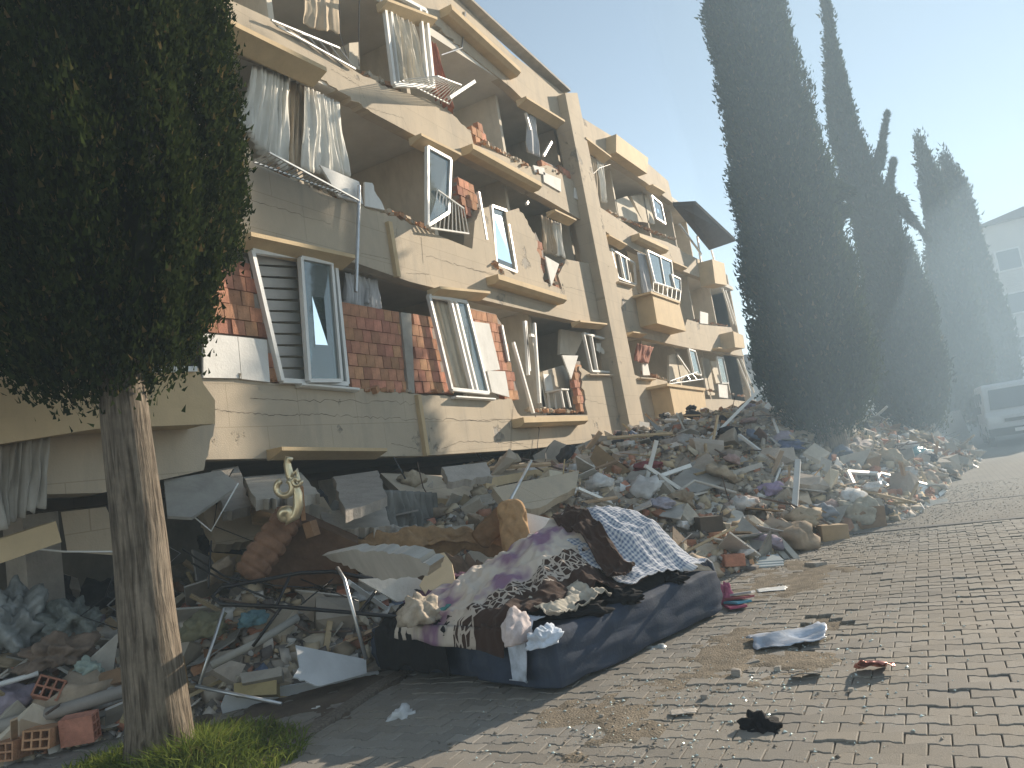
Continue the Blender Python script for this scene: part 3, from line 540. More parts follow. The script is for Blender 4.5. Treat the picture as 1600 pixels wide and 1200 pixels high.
cypcore = mat('cypress_inner', (.02, .026, .012), 1, .4, 8, .5, 20)
bark = mat('bark', (.26, .215, .165), .95, .4, 5, .9, 30)
def bark_grain(m):
    n, l, b = nodes(m); src = b.inputs['Base Color'].links[0].from_socket; tc = n.new('ShaderNodeTexCoord'); mp = n.new('ShaderNodeMapping'); mp.inputs['Scale'].default_value = (22, 22, 1.6); l.new(tc.outputs['Object'], mp.inputs[0])
    t = n.new('ShaderNodeTexNoise'); t.inputs['Scale'].default_value = 1.6; t.inputs['Detail'].default_value = 7; t.inputs['Roughness'].default_value = .6; t.inputs['Distortion'].default_value = .6; l.new(mp.outputs[0], t.inputs[0])
    r = n.new('ShaderNodeValToRGB'); r.color_ramp.elements[0].position = .35; r.color_ramp.elements[1].position = .62; r.color_ramp.elements[0].color = (.28, .26, .24, 1); l.new(t.outputs[0], r.inputs[0])
    mx = n.new('ShaderNodeMix'); mx.data_type = 'RGBA'; mx.blend_type = 'MULTIPLY'; mx.inputs['Factor'].default_value = 1; l.new(src, mx.inputs['A']); l.new(r.outputs[0], mx.inputs['B']); l.new(mx.outputs['Result'], b.inputs['Base Color'])
    bp = n.new('ShaderNodeBump'); bp.inputs['Strength'].default_value = 1; bp.inputs['Distance'].default_value = .03; l.new(t.outputs[0], bp.inputs['Height']); l.new(bp.outputs[0], b.inputs['Normal'])
bark_grain(bark)
def cypress(label, base, tr, depth, rows, nclump, k, leaf, seed, lim=(0, 0), spikes=(), spread=.07):
    rg = np.random.default_rng(seed); root = empty('cypress_tree', base); tag(root, label, 'tree', 'cypress trees along the street')
    c, rr, zz = [], [], []
    for y, xl, xr in rows:
        a, b = at(xl, y, depth), at(xr, y, depth); m = (a+b)/2; c.append((m.x-base[0], m.y-base[1])); rr.append(max(.02, (a-b).length/2-leaf*.75)); zz.append(m.z-base[2])
    o_ = np.argsort(zz); zz = np.array(zz)[o_]; rr = np.array(rr)[o_]; c = np.array(c)[o_]
    ph = rg.uniform(0, 6.28, 6)
    def rad(zq, th): return np.interp(zq, zz, rr)*(1.05+.07*np.sin(3*th+ph[0]+zq*.7)-.20*np.abs(np.sin(4.5*th+ph[1]+.9*np.sin(zq*.8+ph[3])))**6-.05*np.sin(11*th+ph[2]+2.1*zq)+.06*np.sin(zq*3.3+2*th+ph[4]))
    def ctr(zq): return np.stack([np.interp(zq, zz, c[:, 0]), np.interp(zq, zz, c[:, 1])], -1)
    # clump centres
    zc = np.concatenate([rg.uniform(zz[0], zz[-1], nclump*4)]); keep = rg.random(len(zc)) < (np.interp(zc, zz, rr)/rr.max())**.55; zc = zc[keep][:nclump]; n = len(zc)
    th = rg.uniform(0, 6.28, n); f = 1-np.abs(rg.normal(0, .12, n))+.05*(rg.random(n) < .2)
    R_ = rad(zc, th)*f; cen = np.concatenate([ctr(zc)+np.stack([np.cos(th), np.sin(th)], -1)*R_[:, None], zc[:, None]], 1)
    out = np.stack([np.cos(th), np.sin(th), 0*th], -1)
    ii = np.repeat(np.arange(n), k); m = len(ii); s = rg.normal(0, 1, (m, 3))*np.array([spread*.6, spread*.6, spread*2.4]); p = cen[ii]+s
    d = out[ii]*rg.uniform(.1, .75, (m, 1))+np.array([0, 0, 1.0])+rg.normal(0, .35, (m, 3)); d /= np.linalg.norm(d, axis=1)[:, None]
    sd = np.cross(d, rg.normal(0, 1, (m, 3))); sd /= np.linalg.norm(sd, axis=1)[:, None]+1e-6
    L = leaf*rg.uniform(.6, 1.7, (m, 1)); w = L*rg.uniform(.16, .34, (m, 1))
    v = np.stack([p-sd*w, p+sd*w, p+d*L], 1).reshape(-1, 3); me = set_mesh_np('crown', v, np.arange(len(v)).reshape(-1, 3)); crown = link('crown', me, cyp, root)
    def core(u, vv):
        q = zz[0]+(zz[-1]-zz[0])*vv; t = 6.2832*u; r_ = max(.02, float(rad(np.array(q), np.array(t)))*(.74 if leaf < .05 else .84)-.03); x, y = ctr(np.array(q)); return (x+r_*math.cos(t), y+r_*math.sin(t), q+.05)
    MB().grid(core, 28, 50).build('blocking_core', cypcore, crown, fix=False)  # solid shell added inside the crown to block light
    t = MB(); ns = 14; top = zz[0]+.35*(zz[-1]-zz[0]); pts = []; rs = []
    rt = random.Random(seed)
    for i in range(ns):
        q = top*i/(ns-1); x, y = ctr(np.array(max(q, zz[0]))); f_ = 0 if q < zz[0]+.3 else .5; pts.append((x*f_+rt.gauss(0, .008), y*f_+rt.gauss(0, .008), q-.08)); rs.append(tr*(1-.5*i/ns)*(1+.18*math.exp(-q*3.5)))
    t.tube(pts, rs, 18); tb = t.build('trunk', bark, root, smooth=True); return root
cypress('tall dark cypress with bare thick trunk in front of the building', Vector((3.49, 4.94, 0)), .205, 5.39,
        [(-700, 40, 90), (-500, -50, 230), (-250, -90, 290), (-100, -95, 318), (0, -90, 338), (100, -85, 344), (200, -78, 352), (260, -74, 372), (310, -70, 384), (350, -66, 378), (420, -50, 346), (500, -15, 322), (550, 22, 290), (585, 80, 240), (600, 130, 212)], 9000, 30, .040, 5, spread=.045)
T1 = at(1302, 690, 16.0); T2 = at(1439, 670, 23.6); T3 = at(1500, 662, 29.0); T4 = at(1536, 655, 33.0)
gr = lambda p: Vector((p.x, p.y, 0))
cypress('widest veiled cypress rising from the rubble heap', gr(T1), .31, 16.0, [(-260, 1080, 1130), (-150, 1080, 1185), (0, 1106, 1217), (100, 1120, 1240), (200, 1136, 1264), (300, 1146, 1294), (400, 1160, 1318), (480, 1174, 1345), (540, 1182, 1358), (600, 1204, 1365), (640, 1240, 1352), (662, 1276, 1328)], 6000, 22, .085, 11, spread=.09)
cypress('pointed cypress with ragged side shoots behind the widest one', gr(T2), .27, 23.6, [(-4, 1288, 1293), (60, 1291, 1303), (130, 1293, 1322), (200, 1298, 1338), (260, 1312, 1362), (330, 1330, 1388), (400, 1345, 1418), (480, 1352, 1450), (560, 1362, 1470), (620, 1372, 1480), (652, 1404, 1468)], 4500, 20, .10, 12, spread=.11)
cypress('smaller pale grey cypress with a thin forked tip', gr(T3), .22, 29.0, [(230, 1435, 1440), (280, 1440, 1466), (340, 1450, 1485), (420, 1452, 1510), (500, 1458, 1530), (580, 1468, 1545), (625, 1478, 1548), (645, 1490, 1520)], 3000, 16, .13, 13, spread=.14)
cypress('farthest hazy cypress next to the parked van', gr(T4), .22, 33.0, [(252, 1474, 1479), (300, 1482, 1510), (360, 1494, 1528), (440, 1505, 1552), (520, 1516, 1580), (590, 1524, 1590), (630, 1530, 1585), (648, 1545, 1570)], 2600, 16, .14, 14, spread=.15)
def slim(x, y, top, lab):
    q = [(top*f, r_) for f, r_ in ((.16, .12), (.25, .34), (.5, .34), (.75, .24), (.9, .12), (1, .02))]; rows_ = []
    d_ = x*math.cos(A)+y*math.sin(A)
    for zz_, r_ in q:
        a, b, _ = proj(Vector((x, y, zz_))); k_ = r_*F/d_; rows_.append((b, a-k_, a+k_))
    cypress(lab, Vector((x, y, 0)), .16, d_, rows_, 1500, 16, .12, 17, spread=.12)
slim(22.5, 2.5, 11.6, 'slender cypress standing close behind the widest one')
def sidebranch(p0, p1, depth, w, label, seed, n=500):
    rg = np.random.default_rng(seed); a, b = at(*p0, depth), at(*p1, depth); t = rg.random(n*8); t = t**1.4; r_ = w*(1-t)**1.3*(.55+.9*np.abs(np.sin(t*9+seed))); p = np.array(a)[None]*(1-t[:, None])+np.array(b)[None]*t[:, None]+rg.normal(0, 1, (len(t), 3))*r_[:, None]*.5
    dirv = np.array((b-a).normalized()); d = dirv+rg.normal(0, .45, (len(t), 3)); d /= np.linalg.norm(d, axis=1)[:, None]; sd = np.cross(d, rg.normal(0, 1, d.shape)); sd /= np.linalg.norm(sd, axis=1)[:, None]; L = rg.uniform(.08, .22, (len(t), 1))
    v = np.stack([p-sd*L*.2, p+sd*L*.2, p+d*L], 1).reshape(-1, 3); return set_mesh_np('shoot', v, np.arange(len(v)).reshape(-1, 3))
cy = [o for o in C.objects if o.name.startswith('cypress_tree')]
for tr_, p0, p1, dp, w in ((2, (1372, 262), (1386, 178), 23.6, .13), (2, (1386, 310), (1396, 252), 23.6, .12), (2, (1308, 190), (1294, 158), 23.6, .10), (2, (1395, 310), (1450, 372), 23.6, .2), (1, (1290, 300), (1325, 300), 16, .2), (1, (1300, 340), (1318, 330), 16, .18)):
    o = link('side_shoot', sidebranch(p0, p1, dp, w, '', int(p0[0])), cyp, cy[tr_]); o.matrix_parent_inverse = Matrix.Translation(-cy[tr_].location)

# ------------------------------------------------------------ background buildings and the van
bgw = mat('pale_render', (.60, .58, .54), .9, .1, 1, .1, 10); bgroof = mat('dark_roof', (.16, .13, .12), .9, .2, 1, .1, 10); bgglass = mat('dim_glass', (.10, .12, .14), .15, .1, 1, 0, spec=.6)
def block(label, x0, x1, y0, y1, h, roof, rows, wx, facing='x'):
    r_ = empty('apartment_house', ((x0+x1)/2, (y0+y1)/2, 0)); tag(r_, label, 'building'); o = Vector(r_.location)
    MB().box((0, 0, h/2), (x1-x0, y1-y0, h)).build('wall', bgw, r_)
    hx, hy = (x1-x0)/2+.5, (y1-y0)/2+.5; MB().add([(-hx, -hy, h), (hx, -hy, h), (hx, hy, h), (-hx, hy, h), (-hx*.4, 0, h+roof), (hx*.4, 0, h+roof)], [(0, 1, 5, 4), (2, 3, 4, 5), (1, 2, 5), (3, 0, 4), (3, 2, 1, 0)]).build('roof', bgroof, r_)
    for k in range(rows):
        zc = 1.6+k*3.0
        for j in range(wx):
            yy = -(y1-y0)/2+(y1-y0)*(j+.5)/wx; w = MB().box((-(x1-x0)/2-.04, yy, zc), (.12, 1.5, 1.5)).build('window', white, r_); MB().box((-(x1-x0)/2-.11, yy, zc), (.03, 1.3, 1.3)).build('pane', bgglass, w)
            xx = -(x1-x0)/2+(x1-x0)*(j+.5)/wx; w = MB().box((xx, -(y1-y0)/2-.04, zc), (1.5, .12, 1.5)).build('window', white, r_); MB().box((xx, -(y1-y0)/2-.11, zc), (1.3, .03, 1.3)).build('pane', bgglass, w)
        MB().box((-(x1-x0)/2-.5, 0, zc-1.2), (1.0, (y1-y0)*.35, .9)).build('balcony', bgw, r_)
block('pale apartment house at the far right behind the cypresses', 62, 76, -17, -5.2, 13.2, 2.0, 4, 4)
block('grey house far down the street beyond the collapsed block', 78, 92, 9, 22, 8.0, 2.0, 2, 4)
block('distant low house seen between two cypress crowns', 84, 96, -2, 7, 12.0, 1.5, 4, 3)
def van():
    b_ = gz(1606, 693); r_ = empty('parked_van', (b_.x+2.4, b_.y, 0)); tag(r_, 'pale minibus parked in the smoke at the end of the street', 'van'); pm = mat('van_paint', (.62, .64, .66), .35, .06, 2, 0, spec=.5)
    def sect(zs): return [(-2.4, .3, .92), (-2.42, .95, .95)]
    prof = [(-2.40, .35), (-2.42, .95), (-2.30, 1.10), (-2.12, 1.88), (-1.95, 1.97), (2.1, 1.97), (2.4, 1.7), (2.45, .35)]
    k = MB(); n = len(prof); v = []
    for y, s in ((-.95, .0), (-.90, 1), (.90, 1), (.95, 0)):
        for x, zz in prof: v.append((x*(1 if s else .985), y*(1-.09*max(0, (zz-1)/1.0)), zz if s else .35+(zz-.35)*.985))
    f = [(i+j*n, (i+1) % n+j*n, (i+1) % n+(j+1)*n, i+(j+1)*n) for j in range(3) for i in range(n)]+[tuple(range(n)), tuple(range(4*n-1, 3*n-1, -1))]
    k.add(v, f).build('body', pm, r_)
    MB().prism([(-2.315, -.76, 1.16), (-2.315, .76, 1.16), (-2.155, .70, 1.78), (-2.155, -.70, 1.78)], (-.02, 0, .004)).build('windscreen', bgglass, r_)
    MB().box((-2.47, 0, .46), (.12, 1.86, .24)).build('bumper', mat('bumper', (.05, .05, .055), .6, .1, 3, 0), r_); MB().box((-2.44, 0, .80), (.05, .9, .10)).build('grille', blackm, r_); MB().box((-2.545, 0, .48), (.01, .5, .11)).build('number_plate', white, r_)
    for s in (-1, 1):
        MB().box((-2.43, s*.72, .84), (.06, .34, .20)).build('headlight', mat('lamp_glass', (.75, .78, .8), .1, .05, 3, 0, spec=.8), r_); MB().box((-1.95, s*1.08, 1.2), (.10, .18, .24)).build('mirror', blackm, r_)
        for x in (-1.6, 1.5):
            w = MB().tube([(x, s*.78, .33), (x, s*.96, .33)], .33, 20).build('wheel', blackm, r_); MB().tube([(x, s*.90, .33), (x, s*.975, .33)], .18, 14).build('rim', metal, w)
        for x in (-1.2, .1, 1.35): MB().box((x, s*.905, 1.48), (1.0, .02, .5)).build('side_window', bgglass, r_)
van()

# ------------------------------------------------------------ smoky air
def volume(o, name, col, dens, g):
    m = bpy.data.materials.new(name); m.use_nodes = True; n = m.node_tree.nodes; l = m.node_tree.links; n.remove(n['Principled BSDF'])
    v = n.new('ShaderNodeVolumePrincipled'); v.inputs['Color'].default_value = (*col, 1); v.inputs['Density'].default_value = dens; v.inputs['Anisotropy'].default_value = g
    l.new(v.outputs[0], n['Material Output'].inputs['Volume']); o.data.materials.clear(); o.data.materials.append(m)
hz = MB().box((62, 2, 7.2), (160, 90, 16.6)).build('haze', None); tag(hz, 'thin blue smoke hanging over the whole street', kind='stuff')
volume(hz, 'smoky_air', (.66, .84, 1.0), .0038, .05)
def puff(name, c, r, dens, label, seed):
    def fn(u, v):
        t, q = 6.2832*u, math.pi*(v-.5); d = Vector((math.cos(q)*math.cos(t), math.cos(q)*math.sin(t), math.sin(q))); k = 1+.2*fbm(d.x*1.6, d.y*1.6, d.z*1.6+seed); return Vector(c)+Vector((d.x*r[0], d.y*r[1], d.z*r[2]))*k
    o = MB().grid(fn, 40, 24).build(name, None, smooth=True); tag(o, label, kind='stuff'); volume(o, name, (.62, .82, 1.0), dens, .05)
puff('smoke', (12.6, -1.6, 5.0), (4.6, 4.6, 12), .028, 'bluish smoke volume, mostly standing in for lens glare over cypresses and sky', 4)  # even veil added in front of the cypresses, mostly imitating lens glare
puff('smoke', (27, -3.4, 2.6), (9, 4.2, 5.2), .024, 'denser low smoke drifting round the van', 9)
# ------------------------------------------------------------ helpers for loose things
def depth_of(p): return p.x*math.cos(A)+p.y*math.sin(A)
def hd(x, y, off=0): return depth_of(hit(x, y, heap))-off
def plane_poly(pts, deps):            # first three points fix the plane, the others are met on it
    a, b, c = [at(*p, d) for p, d in zip(pts[:3], deps)]; n = (b-a).cross(c-a).normalized(); o = Vector((0, 0, H)); out = []
    for p in pts: r = ray(*p); out.append(o+r*((a-o).dot(n)/r.dot(n)))
    if n.dot(ray(*pts[0])) > 0: n = -n
    return out, n
def plate(name, pts, deps, th, m, label, cat, group=None, parent=None):
    q, n = plane_poly(pts, deps); c = sum(q, Vector())/len(q)
    o = MB().prism([p-c for p in q], -n*th).build(name, m, parent); o.location = c
    return tag(o, label, cat, group) if not parent else o
def rod(name, pts, r, m, label, cat, group=None, n=8, parent=None):
    q = [at(*p) for p in pts]; c = q[0].copy(); o = MB().tube([p-c for p in q], r, n).build(name, m, parent, smooth=n > 6); o.location = c
    return tag(o, label, cat, group) if not parent else o
def hull(seed, sx, sy, sz, n=11):
    r = random.Random(seed); bm = bmesh.new()
    for a in (-1, 1):
        for b in (-1, 1):
            for c in (-1, 1): bm.verts.new((a*sx*r.uniform(.45, 1), b*sy*r.uniform(.45, 1), c*sz*r.uniform(.45, 1)))
    for _ in range(4): bm.verts.new((r.uniform(-1, 1)*sx, r.uniform(-1, 1)*sy, r.uniform(-1, 1)*sz))
    res = bmesh.ops.convex_hull(bm, input=bm.verts); bmesh.ops.delete(bm, geom=[g for g in res['geom_interior'] if isinstance(g, bmesh.types.BMVert)], context='VERTS')
    bmesh.ops.recalc_face_normals(bm, faces=bm.faces); me = bpy.data.meshes.new('chunk'); bm.to_mesh(me); bm.free(); return me
def crumple(seed, sx, sy, sz, sub=4, fr=2.3, amp=.5):
    bm = bmesh.new(); bmesh.ops.create_icosphere(bm, subdivisions=sub, radius=1)
    for v in bm.verts:
        d = v.co.normalized(); n1 = noise.noise(d*fr+Vector((seed*3.1, 0, 0))); n2 = abs(noise.noise(d*fr*2.2+Vector((0, seed*1.7, 0)))); n3 = abs(noise.noise(d*fr*5+Vector((0, 0, seed*2.3))))
        k = 1+amp*n1-.5*amp*n2-.22*amp*n3; v.co = Vector((d.x*sx*k, d.y*sy*k, max(-.35, d.z*k)*sz))
    for f in bm.faces: f.smooth = True
    me = bpy.data.meshes.new('bundle'); bm.to_mesh(me); bm.free(); return me
def crinkled(seed, sx, sy, n=14, amp=.1, rag=.25):
    r = random.Random(seed)
    def fn(u, v):
        a, b = u*2-1, v*2-1; k = 1+rag*noise.noise(Vector((math.atan2(b, a)*1.1, seed, 0))); x, y = a*sx*k, b*sy*k
        return (x, y, amp*(noise.noise(Vector((x*5, y*5, seed)))+.6*abs(noise.noise(Vector((x*11, y*11, seed+5))))))
    return MB().grid(fn, n, n)
def fabric(name, col, var=.32, rough=.95, sc=9): return mat(name, col, rough, var, sc, .5, 14, rnd=.15)
tan_c = fabric('tan_fabric', (.33, .20, .105)); black_c = fabric('black_fabric', (.012, .012, .014)); navy_c = fabric('navy_fabric', (.035, .05, .095))
boardw = mat('pale_board', (.60, .57, .52), .85, .2, 3, .2, 30, rnd=.3); stains(boardw, (.35, .31, .26), .5)
boardg = mat('grey_panel', (.37, .355, .33), .8, .25, 3, .2, 30, rnd=.3); boardb = mat('veneer_board', (.30, .19, .11), .6, .25, 5, .15, 30, rnd=.4)
plast = mat('broken_plaster', (.60, .52, .41), .95, .2, 4, .4, 30, rnd=.25); ochreb = mat('ochre_rubble', (.62, .46, .26), .95, .2, 4, .4, 30, rnd=.2)

# ------------------------------------------------------------ loose rubble, piece by piece
rr_ = random.Random(99)
variants = {}
def kindset(name, meshes, m, label, cat, group): 
    for me in meshes:
        if not me.materials: me.materials.append(m)
    variants[name] = (meshes, label, cat, group)
kindset('concrete_chunk', [hull(i, .16, .13, .09, 12) for i in range(7)], mat('dusty_concrete', (.44, .39, .33), .95, .25, 5, .5, 30, rnd=.25), 'grey broken concrete lump', 'concrete', 'concrete lumps in the heap')
kindset('plaster_chunk', [hull(20+i, .15, .12, .05, 10) for i in range(6)], plast, 'pale beige plaster fragment', 'plaster', 'plaster fragments in the heap')
kindset('broken_brick', [hull(40+i, .09, .07, .06, 12) for i in range(4)]+[MB().box((0, 0, 0), (.19, .13, .09)).mesh('brick_piece')], brickm, 'red clay brick fragment', 'brick', 'brick fragments in the heap')
def board_mesh(i, sx, sy, th):
    r = random.Random(i); p = [(-sx, -sy), (-sx*r.uniform(.2, .9), sy*r.uniform(.7, 1)), (r.uniform(-.3, .3)*sx, sy*r.uniform(.6, 1.1)), (sx*r.uniform(.6, 1.1), sy*r.uniform(.5, 1)), (sx, -sy*r.uniform(.4, 1))]
    o = MB().prism([(x, y, 0) for x, y in p], (0, 0, th)); return o.mesh('board')
kindset('white_board_piece', [board_mesh(i, .34, .2, .02) for i in range(5)], boardw, 'broken off white board', 'board', 'white boards in the heap')
kindset('grey_panel_piece', [board_mesh(10+i, .36, .24, .018) for i in range(4)], boardg, 'grey panel piece', 'panel', 'grey panels in the heap')
kindset('veneer_board_piece', [board_mesh(20+i, .38, .17, .02) for i in range(5)], boardb, 'brown veneered furniture board', 'board', 'furniture boards in the heap')
kindset('wooden_lath', [MB().box((0, 0, 0), (l, .055, .025)).mesh('slat') for l in (.6, .9, 1.3)], mat('pale_wood', (.46, .35, .22), .8, .25, 6, .2, 40, rnd=.35), 'long thin wooden slat', 'slat', 'wooden slats in the heap')
kindset('white_profile', [MB().box((0, 0, 0), (l, .06, .05)).mesh('profile') for l in (.7, 1.1, 1.6)], white, 'white plastic window profile', 'profile', 'white profiles in the heap')
kindset('steel_rod', [MB().tube([(-.5, 0, 0), (-.1, .03, .05), (.3, -.02, .02), (.6, .05, .12)], .009, 6).mesh('rod'), MB().tube([(-.6, 0, 0), (0, .1, .2), (.5, 0, .1)], .012, 6).mesh('rod')], mat('rusty_steel', (.14, .10, .08), .7, .3, 8, .2, 40), 'bent steel rod', 'rod', 'steel rods in the heap')
for nm, col, lab in (('white', (.62, .61, .60), 'white'), ('pink', (.46, .33, .31), 'pink'), ('blue', (.17, .21, .30), 'blue'), ('tan', (.42, .34, .25), 'tan'), ('violet', (.36, .31, .37), 'violet'), ('dark', (.05, .05, .055), 'dark')):
    kindset(nm+'_cloth', [crumple(len(nm)*7+i, .19, .15, .11, 3) for i in range(3)], fabric('rag_'+nm, col), lab+' crumpled cloth', 'cloth', lab+' cloths in the heap')
mix = [('concrete_chunk', 280, .3, 2.0), ('plaster_chunk', 300, .3, 1.8), ('broken_brick', 290, .7, 1.3), ('white_board_piece', 190, .3, 1.1), ('grey_panel_piece', 70, .3, 1.1), ('veneer_board_piece', 130, .3, 1.1), ('wooden_lath', 190, .6, 1.3), ('white_profile', 60, .6, 1.2), ('steel_rod', 50, .6, 1.3), ('white_cloth', 60, .5, 1.6), ('pink_cloth', 18, .5, 1.3), ('blue_cloth', 18, .5, 1.4), ('tan_cloth', 60, .5, 1.8), ('violet_cloth', 14, .5, 1.3), ('dark_cloth', 40, .5, 1.4)]
def in_bed(x, y):
    s, t = (x-4.89)*.965-(y-2.57)*.262, (x-4.89)*.262+(y-2.57)*.965; return -.25 < s < 2.6 and -.2 < t < 2.4
def zone(x, y):
    d = y-lerpt(YF, x)
    if x < 4.3: return 'left of the big trunk'
    if x < 6.2: return 'round the black bedstead'
    if x < 9: return 'behind the piled mattress' if y < 5.8 else 'under the overhanging facade'
    if x < 12.3: return 'beside the stacked enamel sheets' if d < 1.3 else 'behind the checked sheet' if y < 5.5 else 'before the ochre edged slabs'
    if x < 15.5: return 'at the foot of the heap by the street' if d < 1.1 else 'round the upright white post' if d < 3 else 'below the room with the chair'
    if x < 20.5: return 'on the street edge near the loose windows' if d < 1.2 else 'in front of the widest cypress' if d < 3.2 else 'on the slope below the pier'
    return 'far along the street edge towards the van' if d < 1.6 else 'on the summit of the heap' if x < 25 else 'at the far end of the heap'
def put(kind, x, y, sc, tilt=.5, lift=.02):
    meshes, lab, cat, grp = variants[kind]; o = link(kind, rr_.choice(meshes)); hz_ = max(0, heap(x, y)); e = (rr_.gauss(0, tilt), rr_.gauss(0, tilt), rr_.uniform(0, 6.28)); lift_ = lift*sc+(rr_.uniform(.02, .13) if any(q in kind for q in ('board', 'panel', 'lath', 'profile', 'rod', 'cloth')) else rr_.uniform(0, .05)); o.location = (x, y, hz_+lift_); o.rotation_euler = e; o.scale = (sc*rr_.uniform(.8, 1.2), sc*rr_.uniform(.8, 1.2), sc*rr_.uniform(.8, 1.2))
    size = 'tiny' if sc < .5 else 'small' if sc < .8 else 'huge' if sc > 1.65 else 'large' if sc > 1.25 else 'middling'; pose = ' lying flat ' if max(abs(e[0]), abs(e[1])) < .35 else ' tilted ' if max(abs(e[0]), abs(e[1])) < .9 else ' upended '
    if any(q in kind for q in ('board', 'panel', 'lath', 'profile', 'rod')): pose += 'across ' if abs(math.sin(e[2]-.5)) > .7 else 'lengthways '
    d = y-lerpt(YF, x); hi_ = '' if x < 9 else ' lower down' if d-int(d) < .33 else ' higher up' if d-int(d) > .66 else ''
    full = size+' '+lab+pose+zone(x, y)
    if len(full.split()) > 16: full = size+' '+lab+' '+zone(x, y)
    full += hi_ if len((full+hi_).split()) <= 16 else ''
    return tag(o, full, cat, grp)
for kind, n, s0, s1 in mix:
    k = 0
    while k < n:
        u = rr_.random(); x = 2.2+31*u**1.25; yf = lerpt(YF, x); y = yf+.05+rr_.random()**1.45*min(6.6, 7.8-yf+(1.2 if x < 19 else 0))
        if in_bed(x, y) or (x < 19.5 and y > 8.2) or (x > 20 and y > 6.6): continue
        px_, py_, w = proj(Vector((x, y, max(0, heap(x, y)))))
        if not (-30 < px_ < 1640 and py_ < 1230): continue
        put(kind, x, y, s0+(s1-s0)*rr_.random()**1.6, .5 if 'cloth' not in kind else .25); k += 1
# small fragments nobody could count, on the heap and strewn before it
def fines(name, pts, m, label, s0, s1):
    r = np.random.default_rng(len(pts)); base = np.array([(-1, -.6, -.3), (1, -.5, -.2), (.2, .9, -.25), (.1, -.1, .5)]); fc = np.array([(0, 2, 1), (0, 1, 3), (1, 2, 3), (2, 0, 3)])
    n = len(pts); s = s0+(s1-s0)*r.random(n)**2.5; a = r.uniform(0, 6.28, n); v = base[None]*s[:, None, None]*r.uniform(.5, 1.2, (n, 1, 3)); ca, sa = np.cos(a), np.sin(a)
    x = v[:, :, 0]*ca[:, None]-v[:, :, 1]*sa[:, None]; y = v[:, :, 0]*sa[:, None]+v[:, :, 1]*ca[:, None]; v = np.stack([x, y, v[:, :, 2]], -1)+np.array(pts)[:, None, :]
    o = link(name, set_mesh_np(name, v.reshape(-1, 3), (fc[None]+np.arange(n)[:, None, None]*4).reshape(-1, 3)), m); return tag(o, label, kind='stuff')
def island_mat(name, cols, rough=.9, spec=.3):
    m = bpy.data.materials.new(name); m.use_nodes = True; n, l, b = nodes(m); b.inputs['Roughness'].default_value = rough; b.inputs['Specular IOR Level'].default_value = spec
    g = n.new('ShaderNodeNewGeometry'); r = n.new('ShaderNodeValToRGB'); r.color_ramp.interpolation = 'CONSTANT'; e = r.color_ramp.elements
    for i, c in enumerate(cols):
        q = e[i] if i < 2 else e.new(i/len(cols)); q.position = i/len(cols); q.color = (*c, 1)
    l.new(g.outputs['Random Per Island'], r.inputs[0]); l.new(r.outputs[0], b.inputs['Base Color']); return m
fm = island_mat('fragments', [(.42, .37, .31), (.55, .50, .44), (.30, .27, .24), (.45, .22, .14), (.62, .60, .57), (.38, .30, .21), (.20, .18, .16), (.50, .42, .30), (.16, .14, .13), (.60, .48, .32)])
fg = island_mat('grit', [(.26, .23, .19), (.34, .31, .27), (.20, .17, .14), (.40, .37, .33), (.28, .22, .16), (.16, .14, .12)])
pp = []
while len(pp) < 26000:
    x = 2.2+30*rr_.random()**1.4; yf = lerpt(YF, x); y = yf+rr_.random()**1.4*6.5
    if in_bed(x, y) or y > 8.6: continue
    pp.append((x, y, max(0, heap(x, y))+.01))
def blocks_of(name, n, m, label, s0, s1):
    r = np.random.default_rng(n); base = np.array([(a, b, c) for a in (-1, 1) for b in (-1, 1) for c in (-1, 1)], float); fc = np.array([(0, 1, 3), (0, 3, 2), (4, 6, 7), (4, 7, 5), (0, 4, 5), (0, 5, 1), (2, 3, 7), (2, 7, 6), (0, 2, 6), (0, 6, 4), (1, 5, 7), (1, 7, 3)]); P_ = []
    while len(P_) < n:
        x = 2.2+30*rr_.random()**1.3; yf = lerpt(YF, x); y = yf+rr_.random()**1.4*6.2
        if in_bed(x, y) or y > 8.4: continue
        P_.append((x, y, max(0, heap(x, y))+.01))
    s = (s0+(s1-s0)*r.random(n)**2)[:, None, None]*r.uniform(.35, 1.2, (n, 1, 3)); v = base[None]*r.uniform(.6, 1.1, (n, 8, 3))*s; a = r.uniform(0, 6.28, n); t = r.normal(0, .5, n); ca, sa, ct, st_ = np.cos(a)[:, None], np.sin(a)[:, None], np.cos(t)[:, None], np.sin(t)[:, None]
    y1 = v[:, :, 1]*ct-v[:, :, 2]*st_; z1 = v[:, :, 1]*st_+v[:, :, 2]*ct; x2 = v[:, :, 0]*ca-y1*sa; y2 = v[:, :, 0]*sa+y1*ca; v = np.stack([x2, y2, z1], -1)+np.array(P_)[:, None, :]
    return tag(link(name, set_mesh_np(name, v.reshape(-1, 3), (fc[None]+np.arange(n)[:, None, None]*8).reshape(-1, 3)), m), label, kind='stuff')
blocks_of('rubble_lumps', 11000, fm, 'fist sized masonry lumps packed over the rubble heap', .02, .10)
fines('rubble_fragments', pp, fm, 'small masonry fragments covering the rubble heap', .02, .12)
pp = []
while len(pp) < 7000:
    x = 3.2+14*rr_.random(); yf = lerpt(YF, x); y = min(yf, 3.0)-abs(rr_.gauss(0, 1.0))
    if x < 4.6 and y > 2.2 and rr_.random() < .85: continue
    if in_bed(x, y) and rr_.random() < .97: continue
    pp.append((x, y, .004))
fines('ground_fragments', pp, fg, 'grit and small fragments strewn on the paving', .003, .020)
pp = [(rr_.gauss(5.2, 1.3), rr_.gauss(1.6, .7), .004) for _ in range(1500)]; pp = [p for p in pp if not in_bed(p[0], p[1]) and p[0] > 3]
